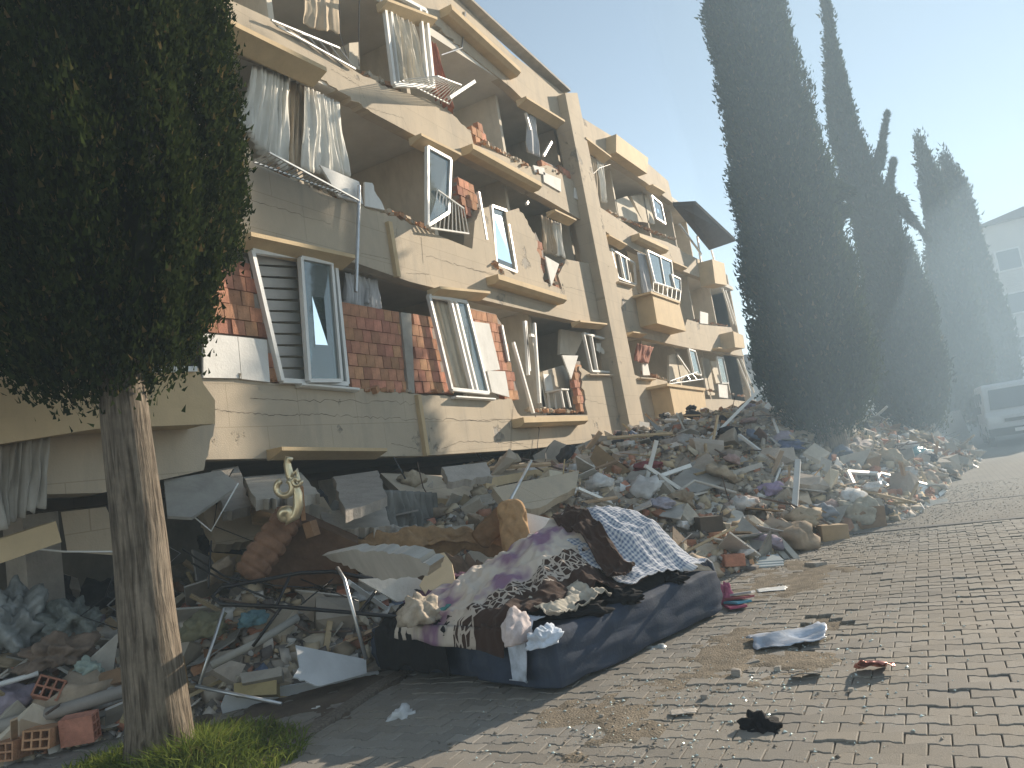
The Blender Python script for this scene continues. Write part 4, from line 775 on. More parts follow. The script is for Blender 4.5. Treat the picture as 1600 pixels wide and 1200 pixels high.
gs = bpy.data.materials.new('glass_shards'); gs.use_nodes = True; n_, l_, b_ = nodes(gs); b_.inputs['Base Color'].default_value = (.75, .85, .82, 1); b_.inputs['Roughness'].default_value = .08; b_.inputs['Metallic'].default_value = .35
fines('glass_splinters', pp, gs, 'glinting splinters of window glass on the paving', .004, .016)

# ------------------------------------------------------------ blue mattresses and the clothes heaped on them
E1, E2, O0 = Vector((.965, -.262, 0)), Vector((.262, .965, 0)), Vector((4.89, 2.57, 0))
def st(s, t): return O0+E1*s+E2*t
bluem = mat('blue_ticking', (.042, .056, .088), .85, .35, 3, .15, 60); stains(bluem, (.16, .17, .18), .4)
def mattress(label, s0, s1, t0, t1, h, seed, shear=0):
    L, Wd = s1-s0, t1-t0; k = MB()
    def fn(u, v):
        # superellipse cross-section swept round: v from bottom rim over the side to the top centre
        return None
    bm = bmesh.new(); bmesh.ops.create_cube(bm, size=1); bmesh.ops.subdivide_edges(bm, edges=bm.edges, cuts=14, use_grid_fill=True)
    for v in bm.verts:
        x, y, q = v.co.x, v.co.y, v.co.z; e = max(abs(x), abs(y))*2
        nx = (x+.5)*L+s0; ny = (y+.5)*Wd+t0+shear*(x)
        p = st(nx, ny); bulge = .02*noise.noise(Vector((nx*3, ny*3, seed+q*3))); rim = max(0, e-.9)/.1
        zz = (q+.5)*h; zz = zz-.02*rim*rim*(1 if q > 0 else -1)*(abs(q)*2)**3+bulge+.015
        sd = Vector((x*abs(x)**.5, y*abs(y)**.5, 0)); p2 = p+(E1*x+E2*y)*(.03*math.cos(q*3.1)*(1 if e > .93 else 0))+(E1*x+E2*y)*.05*noise.noise(Vector((nx*4, ny*4, q*5+seed)))
        v.co = (p2.x, p2.y, zz)
    for f in bm.faces: f.smooth = True
    me = bpy.data.meshes.new('mattress'); bm.to_mesh(me); bm.free(); o = link('mattress', me, bluem); md = o.modifiers.new('bevel', 'BEVEL'); md.width = .035; md.segments = 3; md.limit_method = 'ANGLE'; md.angle_limit = math.radians(50)
    c = st((s0+s1)/2, (t0+t1)/2); me.transform(Matrix.Translation(-c)); o.location = c; return tag(o, label, 'mattress', 'blue mattresses on the pavement')
mattress('blue mattress under the checked sheet, its long side facing the street', 0, 2.3, 0, .86, .40, 3)
mattress('dark blue mattress half hidden under black clothes', .06, 1.9, .885, 2.25, .39, 8, .0)
BUMPS = [(1.50, .74, .33, .48, .45), (1.95, .50, .36, .46, .44), (.85, 1.0, .28, .45, .5), (.55, 1.7, .14, .4, .4), (1.6, 1.2, .30, .5, .45)]
def pile(s, t):
    e = min(s+.0, 2.3-s, t, 2.25-t); k = sstep(-.05, .05, e); b = sum(a*math.exp(-((s-cs)/ws)**2-((t-ct)/wt)**2) for cs, ct, a, ws, wt in BUMPS)
    return k*(.415+b*sstep(-.02, .35, e))+.01
def pileXY(x, y): d = Vector((x, y, 0))-O0; return pile(d.dot(E1), d.dot(E2))
def pst(x, y): p = hit(x, y, pileXY)-O0; return p.dot(E1), p.dot(E2)
MB().grid(lambda u, v: st(.12+2.05*u, .1+2.0*v)+Vector((0, 0, pile(.12+2.05*u, .1+2.0*v)-.02)), 40, 40).build('clothes', black_c, smooth=True, fix=False).name = 'clothes_heap'
tag(bpy.data.objects['clothes_heap'], 'dark heap of clothes under the blankets on the mattress', 'clothes')
def drape(name, q, m, label, cat, off=.02, nu=60, nv=60, wr=.03, fr=3.2, seed=1, drop=True, solid=.008, hem=.06, ridge=None):
    q = [Vector((a, b, 0)) for a, b in q]
    def fn(u, v):
        a = q[0].lerp(q[1], u).lerp(q[3].lerp(q[2], u), v); s, t = a.x, a.y
        s += hem*noise.noise(Vector((u*4, v*4, seed*1.3)))*(abs(u-.5)+abs(v-.5)); t += hem*noise.noise(Vector((u*4, v*4, seed*2.9+7)))*(abs(u-.5)+abs(v-.5))
        w = wr*(1.3*(1-abs(noise.noise(Vector((s*fr, t*fr, seed)))*2))+.7*(1-abs(noise.noise(Vector((s*fr*2.3+u, t*fr*2.3, seed+9)))*2))+.38*(1-abs(noise.noise(Vector((s*fr*4.6, t*fr*4.6, seed+5)))*2))+.25*noise.noise(Vector((s*fr*9, t*fr*9, seed+3))))
        e = min(s, 2.3-s, t, 2.25-t); zz = pile(s, t)
        if ridge: zz += ridge*math.exp(-((u-.5)/.18)**2)
        if e < 0: zz = max(.03, .415+e*2.4)
        out = Vector((0, 0, 0))
        if e < .03: out = (E2*-1 if t == e else E1*-1 if s == e else E1)*(.045+.5*max(0, w))
        p = st(min(max(s, -.03), 2.33), min(max(t, -.03), 2.3))+out; p.z = zz+off+w*(1 if e > 0 else .1); return p
    mb = MB().grid(fn, nu, nv); me = mb.mesh(name); uv = me.uv_layers.new(name='cloth'); ids = np.zeros(len(me.loops), np.int32); me.loops.foreach_get('vertex_index', ids); i, j = ids % (nu+1), ids//(nu+1); uv.data.foreach_set('uv', np.stack([i/nu, j/nv], -1).astype(np.float32).ravel())
    me.shade_smooth(); o = link(name, me, m); md = o.modifiers.new('solid', 'SOLIDIFY'); md.thickness = solid; return tag(o, label, cat)
def uvnode(n, l, sc=(1, 1, 1)):
    u = n.new('ShaderNodeUVMap'); u.uv_map = 'cloth'; mp = n.new('ShaderNodeMapping'); mp.inputs['Scale'].default_value = sc; l.new(u.outputs[0], mp.inputs[0]); return mp.outputs[0]
def gingham():
    m = mat('gingham', (.5, .5, .5), .95, .1, 4, .15, 150); n, l, b = nodes(m); v = uvnode(n, l, (38, 52, 1)); sp = n.new('ShaderNodeSeparateXYZ'); l.new(v, sp.inputs[0]); ms = []
    for k in (0, 1):
        f = n.new('ShaderNodeMath'); f.operation = 'FRACT'; l.new(sp.outputs[k], f.inputs[0]); g = n.new('ShaderNodeMath'); g.operation = 'GREATER_THAN'; g.inputs[1].default_value = .5; l.new(f.outputs[0], g.inputs[0]); ms.append(g)
    ad = n.new('ShaderNodeMath'); ad.operation = 'ADD'; l.new(ms[0].outputs[0], ad.inputs[0]); l.new(ms[1].outputs[0], ad.inputs[1]); dv = n.new('ShaderNodeMath'); dv.operation = 'MULTIPLY'; dv.inputs[1].default_value = .5; l.new(ad.outputs[0], dv.inputs[0])
    r = n.new('ShaderNodeValToRGB'); e = r.color_ramp.elements; e[0].color = (.62, .62, .64, 1); e[1].color = (.16, .20, .30, 1); x = e.new(.5); x.color = (.40, .43, .49, 1); l.new(dv.outputs[0], r.inputs[0]); l.new(r.outputs[0], b.inputs['Base Color']); return m
def blanket():
    m = mat('flower_blanket', (.5, .5, .5), .98, .1, 4, .3, 200, sheen=.08); n, l, b = nodes(m); v = uvnode(n, l)
    t = n.new('ShaderNodeTexNoise'); t.inputs['Scale'].default_value = 4.2; t.inputs['Detail'].default_value = 3; l.new(v, t.inputs[0]); r = n.new('ShaderNodeValToRGB'); e = r.color_ramp.elements; e[0].position = .47; e[0].color = (.60, .53, .46, 1); e[1].position = .60; e[1].color = (.27, .16, .25, 1); l.new(t.outputs[0], r.inputs[0])
    vo = n.new('ShaderNodeTexVoronoi'); vo.inputs['Scale'].default_value = 26; vo.feature = 'DISTANCE_TO_EDGE'; l.new(v, vo.inputs[0]); lt = n.new('ShaderNodeMath'); lt.operation = 'LESS_THAN'; lt.inputs[1].default_value = .10; l.new(vo.outputs[0], lt.inputs[0])
    sp = n.new('ShaderNodeSeparateXYZ'); l.new(v, sp.inputs[0]); n2 = n.new('ShaderNodeTexNoise'); n2.inputs['Scale'].default_value = 7; l.new(v, n2.inputs[0]); ml = n.new('ShaderNodeMath'); ml.operation = 'MULTIPLY_ADD'; ml.inputs[1].default_value = .14; l.new(n2.outputs[0], ml.inputs[0]); l.new(sp.outputs[0], ml.inputs[2])
    rg = n.new('ShaderNodeValToRGB'); rg.color_ramp.interpolation = 'CONSTANT'; q = rg.color_ramp.elements; q[0].color = (0, 0, 0, 1); q[1].position = .66; q[1].color = (.5, .5, .5, 1); z3 = q.new(.84); z3.color = (1, 1, 1, 1); l.new(ml.outputs[0], rg.inputs[0])
    brown = (.052, .026, .018, 1); lace = n.new('ShaderNodeMix'); lace.data_type = 'RGBA'; l.new(lt.outputs[0], lace.inputs['Factor']); lace.inputs['A'].default_value = brown; lace.inputs['B'].default_value = (.50, .43, .37, 1)
    g1 = n.new('ShaderNodeMath'); g1.operation = 'GREATER_THAN'; g1.inputs[1].default_value = .25; l.new(rg.outputs[0], g1.inputs[0]); g2 = n.new('ShaderNodeMath'); g2.operation = 'GREATER_THAN'; g2.inputs[1].default_value = .75; l.new(rg.outputs[0], g2.inputs[0])
    m1 = n.new('ShaderNodeMix'); m1.data_type = 'RGBA'; l.new(g1.outputs[0], m1.inputs['Factor']); l.new(r.outputs[0], m1.inputs['A']); l.new(lace.outputs['Result'], m1.inputs['B'])
    m2 = n.new('ShaderNodeMix'); m2.data_type = 'RGBA'; l.new(g2.outputs[0], m2.inputs['Factor']); l.new(m1.outputs['Result'], m2.inputs['A']); m2.inputs['B'].default_value = brown; l.new(m2.outputs['Result'], b.inputs['Base Color']); return m
drape('checked_sheet', [(1.10, .08), (2.28, .035), (2.27, 1.2), (.9, 1.75)], gingham(), 'blue and white checked sheet spread over the mattress pile', 'sheet', .06, 90, 90, .030, 2.6, 4)
drape('flowered_blanket', [(-.05, 1.70), (-.09, .42), (1.30, .05), (1.42, 1.15)], blanket(), 'cream and violet flowered blanket with a brown patterned border', 'blanket', .07, 110, 110, .050, 2.2, 6, hem=.03)
drape('brown_blanket', [(1.30, .98), (.98, .14), (1.24, .12), (1.48, .86)], mat('brown_plush', (.055, .028, .019), .98, .3, 6, .3, 120, sheen=.08), 'dark brown plush blanket rising to a peak over the pile', 'blanket', .11, 60, 60, .050, 3.2, 9, ridge=.03)
drape('pale_blue_trousers', [(-.2, .40), (-.2, .22), (.15, .2), (.16, .4)], fabric('pale_blue', (.50, .55, .64)), 'pale blue folded trouser leg hanging straight down the mattress', 'trousers', .06, 20, 20, .012, 4, 17)
drape('black_coat', [(-.16, 1.95), (-.14, 1.05), (.5, 1.1), (.5, 2.0)], black_c, 'black coat hanging over the front of the dark blue mattress', 'coat', .05, 40, 40, .03, 4, 19)
drape('cream_sheet', [(.30, .52), (.12, .12), (.78, .04), (.82, .36)], fabric('cream_sheet', (.50, .45, .38)), 'dirty cream sheet crumpled at the mattress corner', 'sheet', .045, 44, 44, .045, 4, 31, hem=.03)
drape('plum_towel', [(.25, 2.0), (.2, 1.55), (.75, 1.5), (.8, 1.95)], fabric('plum', (.16, .08, .13)), 'plum towel lying on the dark blue mattress', 'towel', .06, 36, 36, .045, 4, 33, hem=.03)
drape('teal_scarf', [(.02, 1.72), (.06, 1.25), (.16, 1.25), (.14, 1.75)], fabric('teal', (.10, .33, .33)), 'teal scarf lying across the black coat', 'scarf', .085, 30, 12, .02, 5, 21)
drape('blue_cover', [(1.4, 1.55), (1.0, 1.35), (1.35, 1.1), (1.7, 1.4)], fabric('royal_blue', (.04, .09, .26)), 'royal blue cover showing behind the brown blanket', 'cover', .04, 24, 24, .03, 4, 25)
def bundle(name, px_, sc, m, label, cat, seed, depth=None, flat=(1, 1, .7), lift=0, sub=4, amp=.5):
    p = at(*px_, depth) if depth else hit(*px_, pileXY if 590 < px_[0] < 1140 and 780 < px_[1] < 1010 else heap); me = crumple(seed, sc*flat[0], sc*flat[1], sc*flat[2], sub, 2.3, amp); me.materials.append(m); o = link(name, me); o.location = p+Vector((0, 0, lift)); o.rotation_euler = (0, 0, seed*1.3); return tag(o, label, cat)
bundle('white_pillowcase', (808, 985), .15, fabric('pinkish_white', (.56, .49, .48)), 'pinkish white pillowcase hanging over the mattress front', 'pillowcase', 41, 5.62, (1.0, .5, 1.15), -.02, 4, .3)
bundle('pale_blue_shirt', (850, 1005), .12, fabric('pale_blue', (.50, .55, .64)), 'pale blue crumpled shirt beside the hanging trouser leg', 'shirt', 43, 5.52, (1.1, .6, .8), .02, 4, .7)
for (s__, t__), sc__, sd__, lb__ in (((.50, .16), .15, 45, 'black trousers bunched below the brown blanket'), ((.98, .13), .14, 47, 'black garment tucked under the brown blanket edge'), ((1.75, .12), .12, 49, 'black garment under the edge of the checked sheet'), ((.10, 1.15), .15, 51, 'dark garment below the flowered blanket')):
    o = bundle('black_garment', (900, 900), sc__, black_c, lb__, 'garment', sd__, 6.0, (1.5, .8, .6), 0, 4, .6); o.location = st(s__, t__)+Vector((0, 0, .43))
bundle('shopping_bag', (655, 962), .17, fabric('cream_bag', (.50, .42, .34)), 'cream printed bag on the corner of the dark blue mattress', 'bag', 3, 6.3, (1, 1, .9))
bundle('black_jacket', (790, 905), .20, black_c, 'black jacket bunched up beside the flowered blanket', 'jacket', 5, 7.0); bundle('black_bag', (738, 925), .15, mat('black_plastic', (.02, .02, .022), .35, .2, 5, .3, 40, spec=.5), 'shiny black bag behind the flowered blanket', 'bag', 7, 6.9)
for i, (col, nm, dx) in enumerate((((.42, .10, .16), 'pink', 0), ((.10, .30, .42), 'blue', .06), ((.40, .12, .12), 'red', .1), ((.55, .55, .55), 'white', .14))):
    c_ = gz(1150+i*4, 952-i*3)+Vector((0, 0, .03+.022*i)); o = MB().box((0, 0, 0), (.22, .16, .02)).build('notebook', fabric('cover_'+nm, col)); o.location = c_; o.rotation_euler = (.05*i, .08, .5+i*.35); tag(o, nm+' notebook fallen beside the mattress end', 'notebook', 'notebooks by the mattress')
bundle('pink_towel', (1135, 935), .10, fabric('pink_towel', (.52, .16, .26)), 'pink towel squeezed against the end of the mattress', 'towel', 9, 7.55, (.6, .8, 1.5))
bundle('plastic_bag', (1025, 1024), .14, mat('clear_plastic', (.55, .57, .56), .18, .2, 5, .4, 30, spec=.7), 'clear crumpled plastic bag beside the mattress corner', 'bag', 11, None, (1.3, .9, .5))

# ------------------------------------------------------------ litter on the paving
def litter(name, px_, sx, sy, m, label, cat, seed, amp=.05, rz=0, lift=.02, n=16, rag=.25):
    p = gz(*px_); o = crinkled(seed, sx, sy, n, amp, rag).build(name, m, smooth=True, solid=.003, fix=False); o.location = p+Vector((0, 0, lift)); o.rotation_euler = (0, 0, rz); return tag(o, label, cat)
litter('plastic_sack', (1232, 1003), .20, .27, mat('sack_plastic', (.42, .47, .56), .3, .5, 3, .2, 30, spec=.6), 'blue and white printed sack lying flat on the dirt', 'sack', 3, .05, .4, .035)
litter('paper_sheet', (1206, 923), .09, .14, white, 'white paper sheet on the paving beyond the mattress', 'paper', 5, .012, .2, .012)
litter('foil_wrapper', (1368, 1050), .075, .10, mat('red_foil', (.55, .22, .18), .22, .6, 9, .2, 40, metal=.6), 'crumpled red and silver foil wrapper on the paving', 'wrapper', 7, .10, .5, .045, 18, .4)
litter('grey_rag', (1262, 1058), .05, .09, fabric('grey_rag', (.38, .36, .34)), 'small grey rag on the sandy patch', 'rag', 9, .05, .3, .02)
bundle('black_rag', (1192, 1150), .118, black_c, 'black crumpled cloth lying alone on the paving', 'cloth', 13, None, (1.1, .85, .75), .02, 4, .7)
bundle('dark_rag', (1590, 998), .07, fabric('dark_rag', (.06, .055, .05)), 'dark rag at the right edge of the paving', 'rag', 15, None, (1, 1, .6), .01)
o = bundle('crumpled_carton', (632, 1128), .10, mat('white_paper', (.62, .63, .64), .8, .2, 6, .1, 30), 'crumpled white paper carton lying in the shade', 'carton', 17, None, (1.1, 1, .75), .03, 3, .9)
litter('paper_scrap', (487, 1108), .03, .06, white, 'narrow white paper scrap on the shaded paving', 'paper', 19, .006, .4, .01); litter('flat_stone', (1068, 1116), .045, .075, concrete, 'flat brown stone on the sunny paving', 'stone', 21, .01, .3, .015)
for x, y, s in ((1152, 1055, .045), (1215, 1047, .03), (1102, 1091, .035), (1330, 1080, .02), (940, 1120, .018)):
    o = link('loose_stone', hull(x, s, s*.8, s*.6)); o.data.materials.append(concrete); o.location = gz(x, y)+Vector((0, 0, s*.4)); tag(o, 'small grey stone lying on the paving', 'stone', 'stones on the paving')
for i in range(6):
    p = Vector((POTS[0][0]-.3+.13*i, POTS[0][1]+random.uniform(-.15, .15), .005)); o = link('lifted_paver', pme); o.location = p; o.rotation_euler = (random.gauss(0, .12), random.gauss(0, .12), random.uniform(0, 3)); tag(o, 'dislodged paving block lying in the broken patch', 'paver', 'dislodged paving blocks')
# ------------------------------------------------------------ grass round the trunk
gv = []; rg = np.random.default_rng(4); n = 9000; ang = rg.uniform(0, 6.28, n); rad_ = .18+.62*rg.random(n)**1.3; gx = 3.49+rad_*np.cos(ang)*.9; gy = 4.75+rad_*np.sin(ang)*1.15
p = np.stack([gx, gy, np.full(n, -.01)], -1); L = rg.uniform(.06, .24, (n, 1))*(1.15-rad_[:, None]*.7)*(1+.7*np.exp(-((gx-3.4)**2+(gy-4.42)**2)/.08))[:, None]; d = np.stack([rg.normal(0, .45, n), rg.normal(0, .45, n), np.ones(n)], -1); d /= np.linalg.norm(d, axis=1)[:, None]; sd = np.cross(d, rg.normal(0, 1, (n, 3))); sd /= np.linalg.norm(sd, axis=1)[:, None]
mid = p+d*L*.6; tip = p+d*L+np.stack([d[:, 0], d[:, 1], -.3*np.ones(n)], -1)*L*.45; w = .0045
v = np.stack([p-sd*w, p+sd*w, mid+sd*w*.8, mid-sd*w*.8, tip], 1).reshape(-1, 3); fc = np.array([(0, 1, 2), (0, 2, 3), (3, 2, 4)]); tag(link('grass', set_mesh_np('grass', v, (fc[None]+np.arange(n)[:, None, None]*5).reshape(-1, 3)), leaf_mat('grass_blade', (.07, .11, .022), (.22, .26, .06))), 'green grass tufts growing round the trunk base', kind='stuff')
dirt_patch('soil', 3.5, 4.75, .75, .9, .03, dirt, 51, 0, 'bare soil round the foot of the tree'); bundle('stump_stone', (412, 1180), .09, mat('stump', (.26, .20, .15), .95, .3, 8, .5, 40), 'weathered stone at the edge of the grass', 'stone', 19, None, (1, .8, 1), .02, 3, .4)
# ------------------------------------------------------------ furniture and wreckage under the facade
# fallen slabs with ochre edges
def fallen_slab(label, top, ys, edge_h, m=plaster):
    r_ = [fp(x, y, Y) for (x, y), Y in zip(top, ys)]; c = sum(r_, Vector())/len(r_); root = empty('fallen_slab', c); tag(root, label, 'slab', 'fallen balcony slabs')
    MB().prism([p-c for p in r_], (0, 0, -edge_h)).build('slab_body', m, root)
    a, b = r_[-1]-c, r_[-2]-c; MB().prism([a+Vector((0, -.012, .012)), b+Vector((0, -.012, .012)), b+Vector((0, -.012, -edge_h*1.05)), a+Vector((0, -.012, -edge_h*1.05))], (0, .05, 0)).build('slab_edge', ochre, root)
fallen_slab('beige fallen slab with ochre edge between cushion and facade', [(594, 739), (718, 744), (762, 760), (776, 784), (637, 778)], (7.2, 7.2, 6.6, 6.1, 6.1), .13)
fallen_slab('tilted ochre edged slab behind the tufted cushion', [(775, 733), (890, 705), (905, 719), (905, 722), (757, 750)], (7.0, 7.0, 6.3, 6.1, 6.1), .12)
plate('wall_piece', poly((770, 762), (905, 735), (900, 762), 'j', (850, 790), 'j', (800, 800)), (9.6, 10.4, 10.0), .12, plaster, 'beige broken wall piece leaning under the ochre slab', 'wall piece')
plate('wall_piece', poly((312, 790), (505, 776), (542, 835), 'j', (338, 850), 'j', (312, 792)), (8.6, 9.4, 9.3), .2, plaster, 'long beige wall panel lying in the dark gap', 'wall piece')
plate('ceiling_board', [(256, 750), (345, 735), (374, 757), (300, 808), (262, 806)], (7.6, 8.0, 7.8), .03, boardg, 'grey ceiling board hanging under the facade corner', 'board')
plate('wall_piece', [(95, 800), (182, 790), (185, 868), (105, 862)], (7.0, 7.1, 7.1), .15, plaster, 'beige wall block behind the big trunk', 'wall piece')
for pts, lab in ((((258, 770, 7.4), (330, 830, 7.2), (372, 755, 7.5)), 'white cable crossing under the facade corner'), (((30, 855, 6.6), (100, 862, 6.6), (180, 862, 6.8)), 'white cable sagging left of the trunk'), (((790, 795, 8.2), (830, 720, 9.6)), 'thin grey pole leaning over the tufted cushion')):
    rod('cable' if 'cable' in lab else 'pole', pts, .008 if 'cable' in lab else .018, white if 'cable' in lab else metal, lab, 'cable' if 'cable' in lab else 'pole')
curtain([(600, 765), (682, 770), (690, 838), (600, 835)], mat('grey_net', (.20, .20, .19), .95, .2, 3, .1, 40), 'dark grey net curtain bunched under the facade', 6.0, 8, .07)
# sofa with carved scroll
upm = fabric('rust_upholstery', (.24, .14, .085))
sofa = empty('broken_sofa', gr(at(430, 880, 7.3))); tag(sofa, 'broken sofa with rust brown roll and gilded scroll ornament', 'sofa'); so = sofa.location
def cushion(name, a, b, r, m, parent, rows=5, flat=.55, tuft=.05):
    d = b-a; Ld = d.length; d.normalize(); up = FWD-d*FWD.dot(d); up.normalize(); sx = d.cross(up).normalized(); o_ = parent.location if parent else Vector()
    def fn(u, v):
        t = 6.2832*u; e = (abs(2*v-1))**9; k = (1-e)**.5 if e < 1 else 0; ca, sa = math.cos(t), math.sin(t); q = (abs(ca)**3.4+abs(sa)**3.4)**(-1/3.4)
        dm = 0
        for row in range(rows):
            for kk in range(6):
                da = (t-(kk+.5*(row % 2))*1.0472+3.1416) % 6.2832-3.1416; dd = ((v-(row+.5)/rows)*Ld)**2+(da*r)**2; dm += math.exp(-dd/.0016)+.35*math.exp(-(da*r)**2/.0004-((v-(row+.5)/rows)*Ld)**2/.004)
        w = noise.noise(Vector((ca*2+7*r, sa*2, v*5)))
        rr = max(0, r*q*k-tuft*min(1.2, dm)*k+.018*w-(.022*(.5+.5*math.cos(6.2832*rows*v))**6 if flat > .9 else 0))
        return a-o_+d*Ld*v+sx*ca*rr+up*sa*rr*flat
    return MB().grid(fn, 60, 64).build(name, m, parent, smooth=True)
cushion('roll_cushion', at(384, 905, 7.1), at(458, 798, 7.35), .150, upm, sofa, 7, .95, .012)
gold = mat('gilded_wood', (.72, .62, .42), .28, .25, 6, .1, 30, metal=.65)
def spiral(cx, cy, r0, r1, a0, a1, n, d): return [(cx+(r0+(r1-r0)*i/n)*math.cos(a0+(a1-a0)*i/n), cy-(r0+(r1-r0)*i/n)*math.sin(a0+(a1-a0)*i/n), d) for i in range(n+1)]
dz_ = 7.1
body = [at(*q) for q in spiral(447, 806, 2, 9, 0, -5.6, 14, dz_)]+[at(*q, dz_) for q in ((452, 814), (461, 806), (466, 790), (465, 772), (458, 755), (452, 740), (449, 726), (450, 716), (456, 719))]
orn = MB(); nbp = len(body); orn.tube([p-so for p in body], [.016+.036*math.sin(min(1, i/(nbp-1))*math.pi*.93)**.8 for i in range(nbp)], 10)
orn.tube([at(*q)-so for q in spiral(444, 762, 12, 13, 2.0, 2.0+5.4, 16, dz_-.03)], .030, 9); orn.tube([at(*q)-so for q in spiral(463, 752, 3, 8, 0, 6.5, 14, dz_-.05)], .02, 8); orn.tube([at(*q, dz_-.02)-so for q in ((455, 745), (464, 735), (466, 748), (471, 758))], [.02, .024, .02, .01], 8)
orn.build('scroll_ornament', gold, sofa, smooth=True)
MB().bar(at(470, 760, 7.2)-so, at(474, 812, 7.3)-so, .04, .05).build('frame_rail', wood, sofa); MB().bar(at(483, 815, 7.3)-so, at(490, 838, 7.3)-so, .09, .1).build('frame_block', wood, sofa)
q_, n_ = plane_poly([(400, 880), (470, 810), (560, 850), (560, 910), (430, 920)], (7.5, 7.5, 7.7)); MB().prism([p-so for p in q_], -n_*.25).build('seat_back', fabric('dark_rust', (.13, .08, .05)), sofa)
back = empty('tufted_cushion', gr(at(800, 850, 7.9))); tag(back, 'light brown tufted sofa backrest standing upright in the debris', 'backrest'); cushion('padding', at(813, 888, 7.9), at(796, 780, 8.0), .150, fabric('caramel', (.42, .25, .13)), back, 5, .6, .04); cushion('side_pad', at(745, 848, 8.1), at(792, 800, 8.2), .12, fabric('dark_caramel', (.24, .14, .07)), back, 3, .6, .02)
def runner(name, pts, wid, m, label, cat, seed, amp=.05):
    q = [at(*p) for p in pts]; n = len(q)-1
    def fn(u, v):
        k = u*n; i = min(int(k), n-1); p = q[i].lerp(q[i+1], k-i); w = noise.noise(Vector((u*9, v*3, seed)))+.6*noise.noise(Vector((u*22, v*7, seed+3)))
        return p+Vector((0, (v-.5)*wid*.5, 0))+Vector((0, .05*noise.noise(Vector((u*14, v*5, seed+8))), -abs(v-.45)*wid*(1.0+.5*noise.noise(Vector((u*5, 2, seed))))+1.5*amp*(.5-abs(noise.noise(Vector((u*7+v*2, v*2.5, seed+5)))*2))+amp*w))
    o = MB().grid(fn, 110, 30).build(name, m, smooth=True, solid=.01, fix=False); return tag(o, label, cat)
runner('brown_cover', [(470, 842, 7.8), (560, 838, 8.0), (640, 828, 8.2), (720, 826, 8.4), (790, 838, 8.3)], .42, fabric('camel', (.27, .175, .09)), 'camel brown cover draped along the wreckage', 'cover', 3); runner('grey_blanket', [(520, 822, 8.5), (580, 822, 8.5), (650, 826, 8.6)], .35, fabric('grey_blanket', (.36, .33, .30)), 'grey dusty blanket above the camel cover', 'blanket', 5)
runner('brown_carpet', [(650, 868, 7.6), (720, 872, 7.6), (770, 884, 7.6)], .5, fabric('dull_carpet', (.20, .14, .10)), 'dull brown carpet folded behind the pear shaped board', 'carpet', 7)
# plasterboard, panels and poles
plate('plasterboard', poly((503, 868), 'j', (560, 893), 'j', (596, 907), 'j', (668, 900), 'j', (672, 884), 'j', (640, 868), 'j', (590, 862), 'j', (545, 860)), (7.15, 6.75, 6.6), .06, boardw, 'broken white plasterboard with torn edge', 'plasterboard'); plate('white_sheet_piece', poly((560, 905), (650, 900), 'j', (690, 925), 'j', (620, 940)), (6.9, 7.2, 7.2), .02, boardw, 'flat white panel under the torn plasterboard', 'panel')
plate('pear_board', [(655, 915), (682, 866), (694, 863), (706, 880), (716, 935), (690, 938), (668, 932)], (6.9, 7.1, 7.1), .03, mat('cream_board', (.60, .47, .31), .7, .1, 4, .1, 30), 'cream pear shaped chair back standing on end', 'chair back'); plate('white_strip', [(735, 910), (785, 875), (790, 880), (740, 917)], (7.0, 7.3, 7.3), .03, white, 'shiny white strip leaning behind the black bag', 'strip')
plate('white_sheet_piece', [(818, 800), (880, 815), (872, 845), (820, 830)], (8.2, 8.2, 8.1), .03, foam, 'white panel behind the checked sheet and cushion', 'panel'); plate('wooden_slab', [(830, 835), (880, 812), (885, 822), (838, 850)], (7.9, 8.0, 8.0), .04, wood, 'brown board end beside the blue cover', 'board')
plate('torn_sheet', poly((462, 1008), (572, 1030), (573, 1052), (500, 1072), 'j', (458, 1058), 'j', (468, 1042)), (6.7, 6.9, 6.75), .012, mat('white_sheet_metal', (.62, .64, .66), .5, .15, 3, .1, 20), 'torn white sheet leaning on the long white plank', 'sheet'); plate('long_plank', [(345, 1105), (352, 1088), (592, 1050), (594, 1068), (348, 1116)], (6.45, 6.45, 7.0), .03, mat('white_sheet_metal', (.6, .6, .6)), 'long white plank lying along the edge of the debris', 'plank')
rod('white_pole', [(527, 887, 6.85), (538, 905, 6.75), (572, 1030, 6.55)], .016, metal, 'shiny bent metal pole standing by the torn sheet', 'pole'); rod('white_pole', [(350, 950, 6.6), (310, 1075, 6.3)], .014, metal, 'thin metal pole leaning right of the trunk', 'pole'); rod('white_pole', [(306, 1072, 6.3), (440, 1100, 6.2)], .016, metal, 'grey metal pole lying on the plank near the grass', 'pole')
bed = empty('metal_bedstead', gr(at(500, 930, 6.9))); tag(bed, 'black metal bed frame lying bent across the debris', 'bed frame'); bo = bed.location
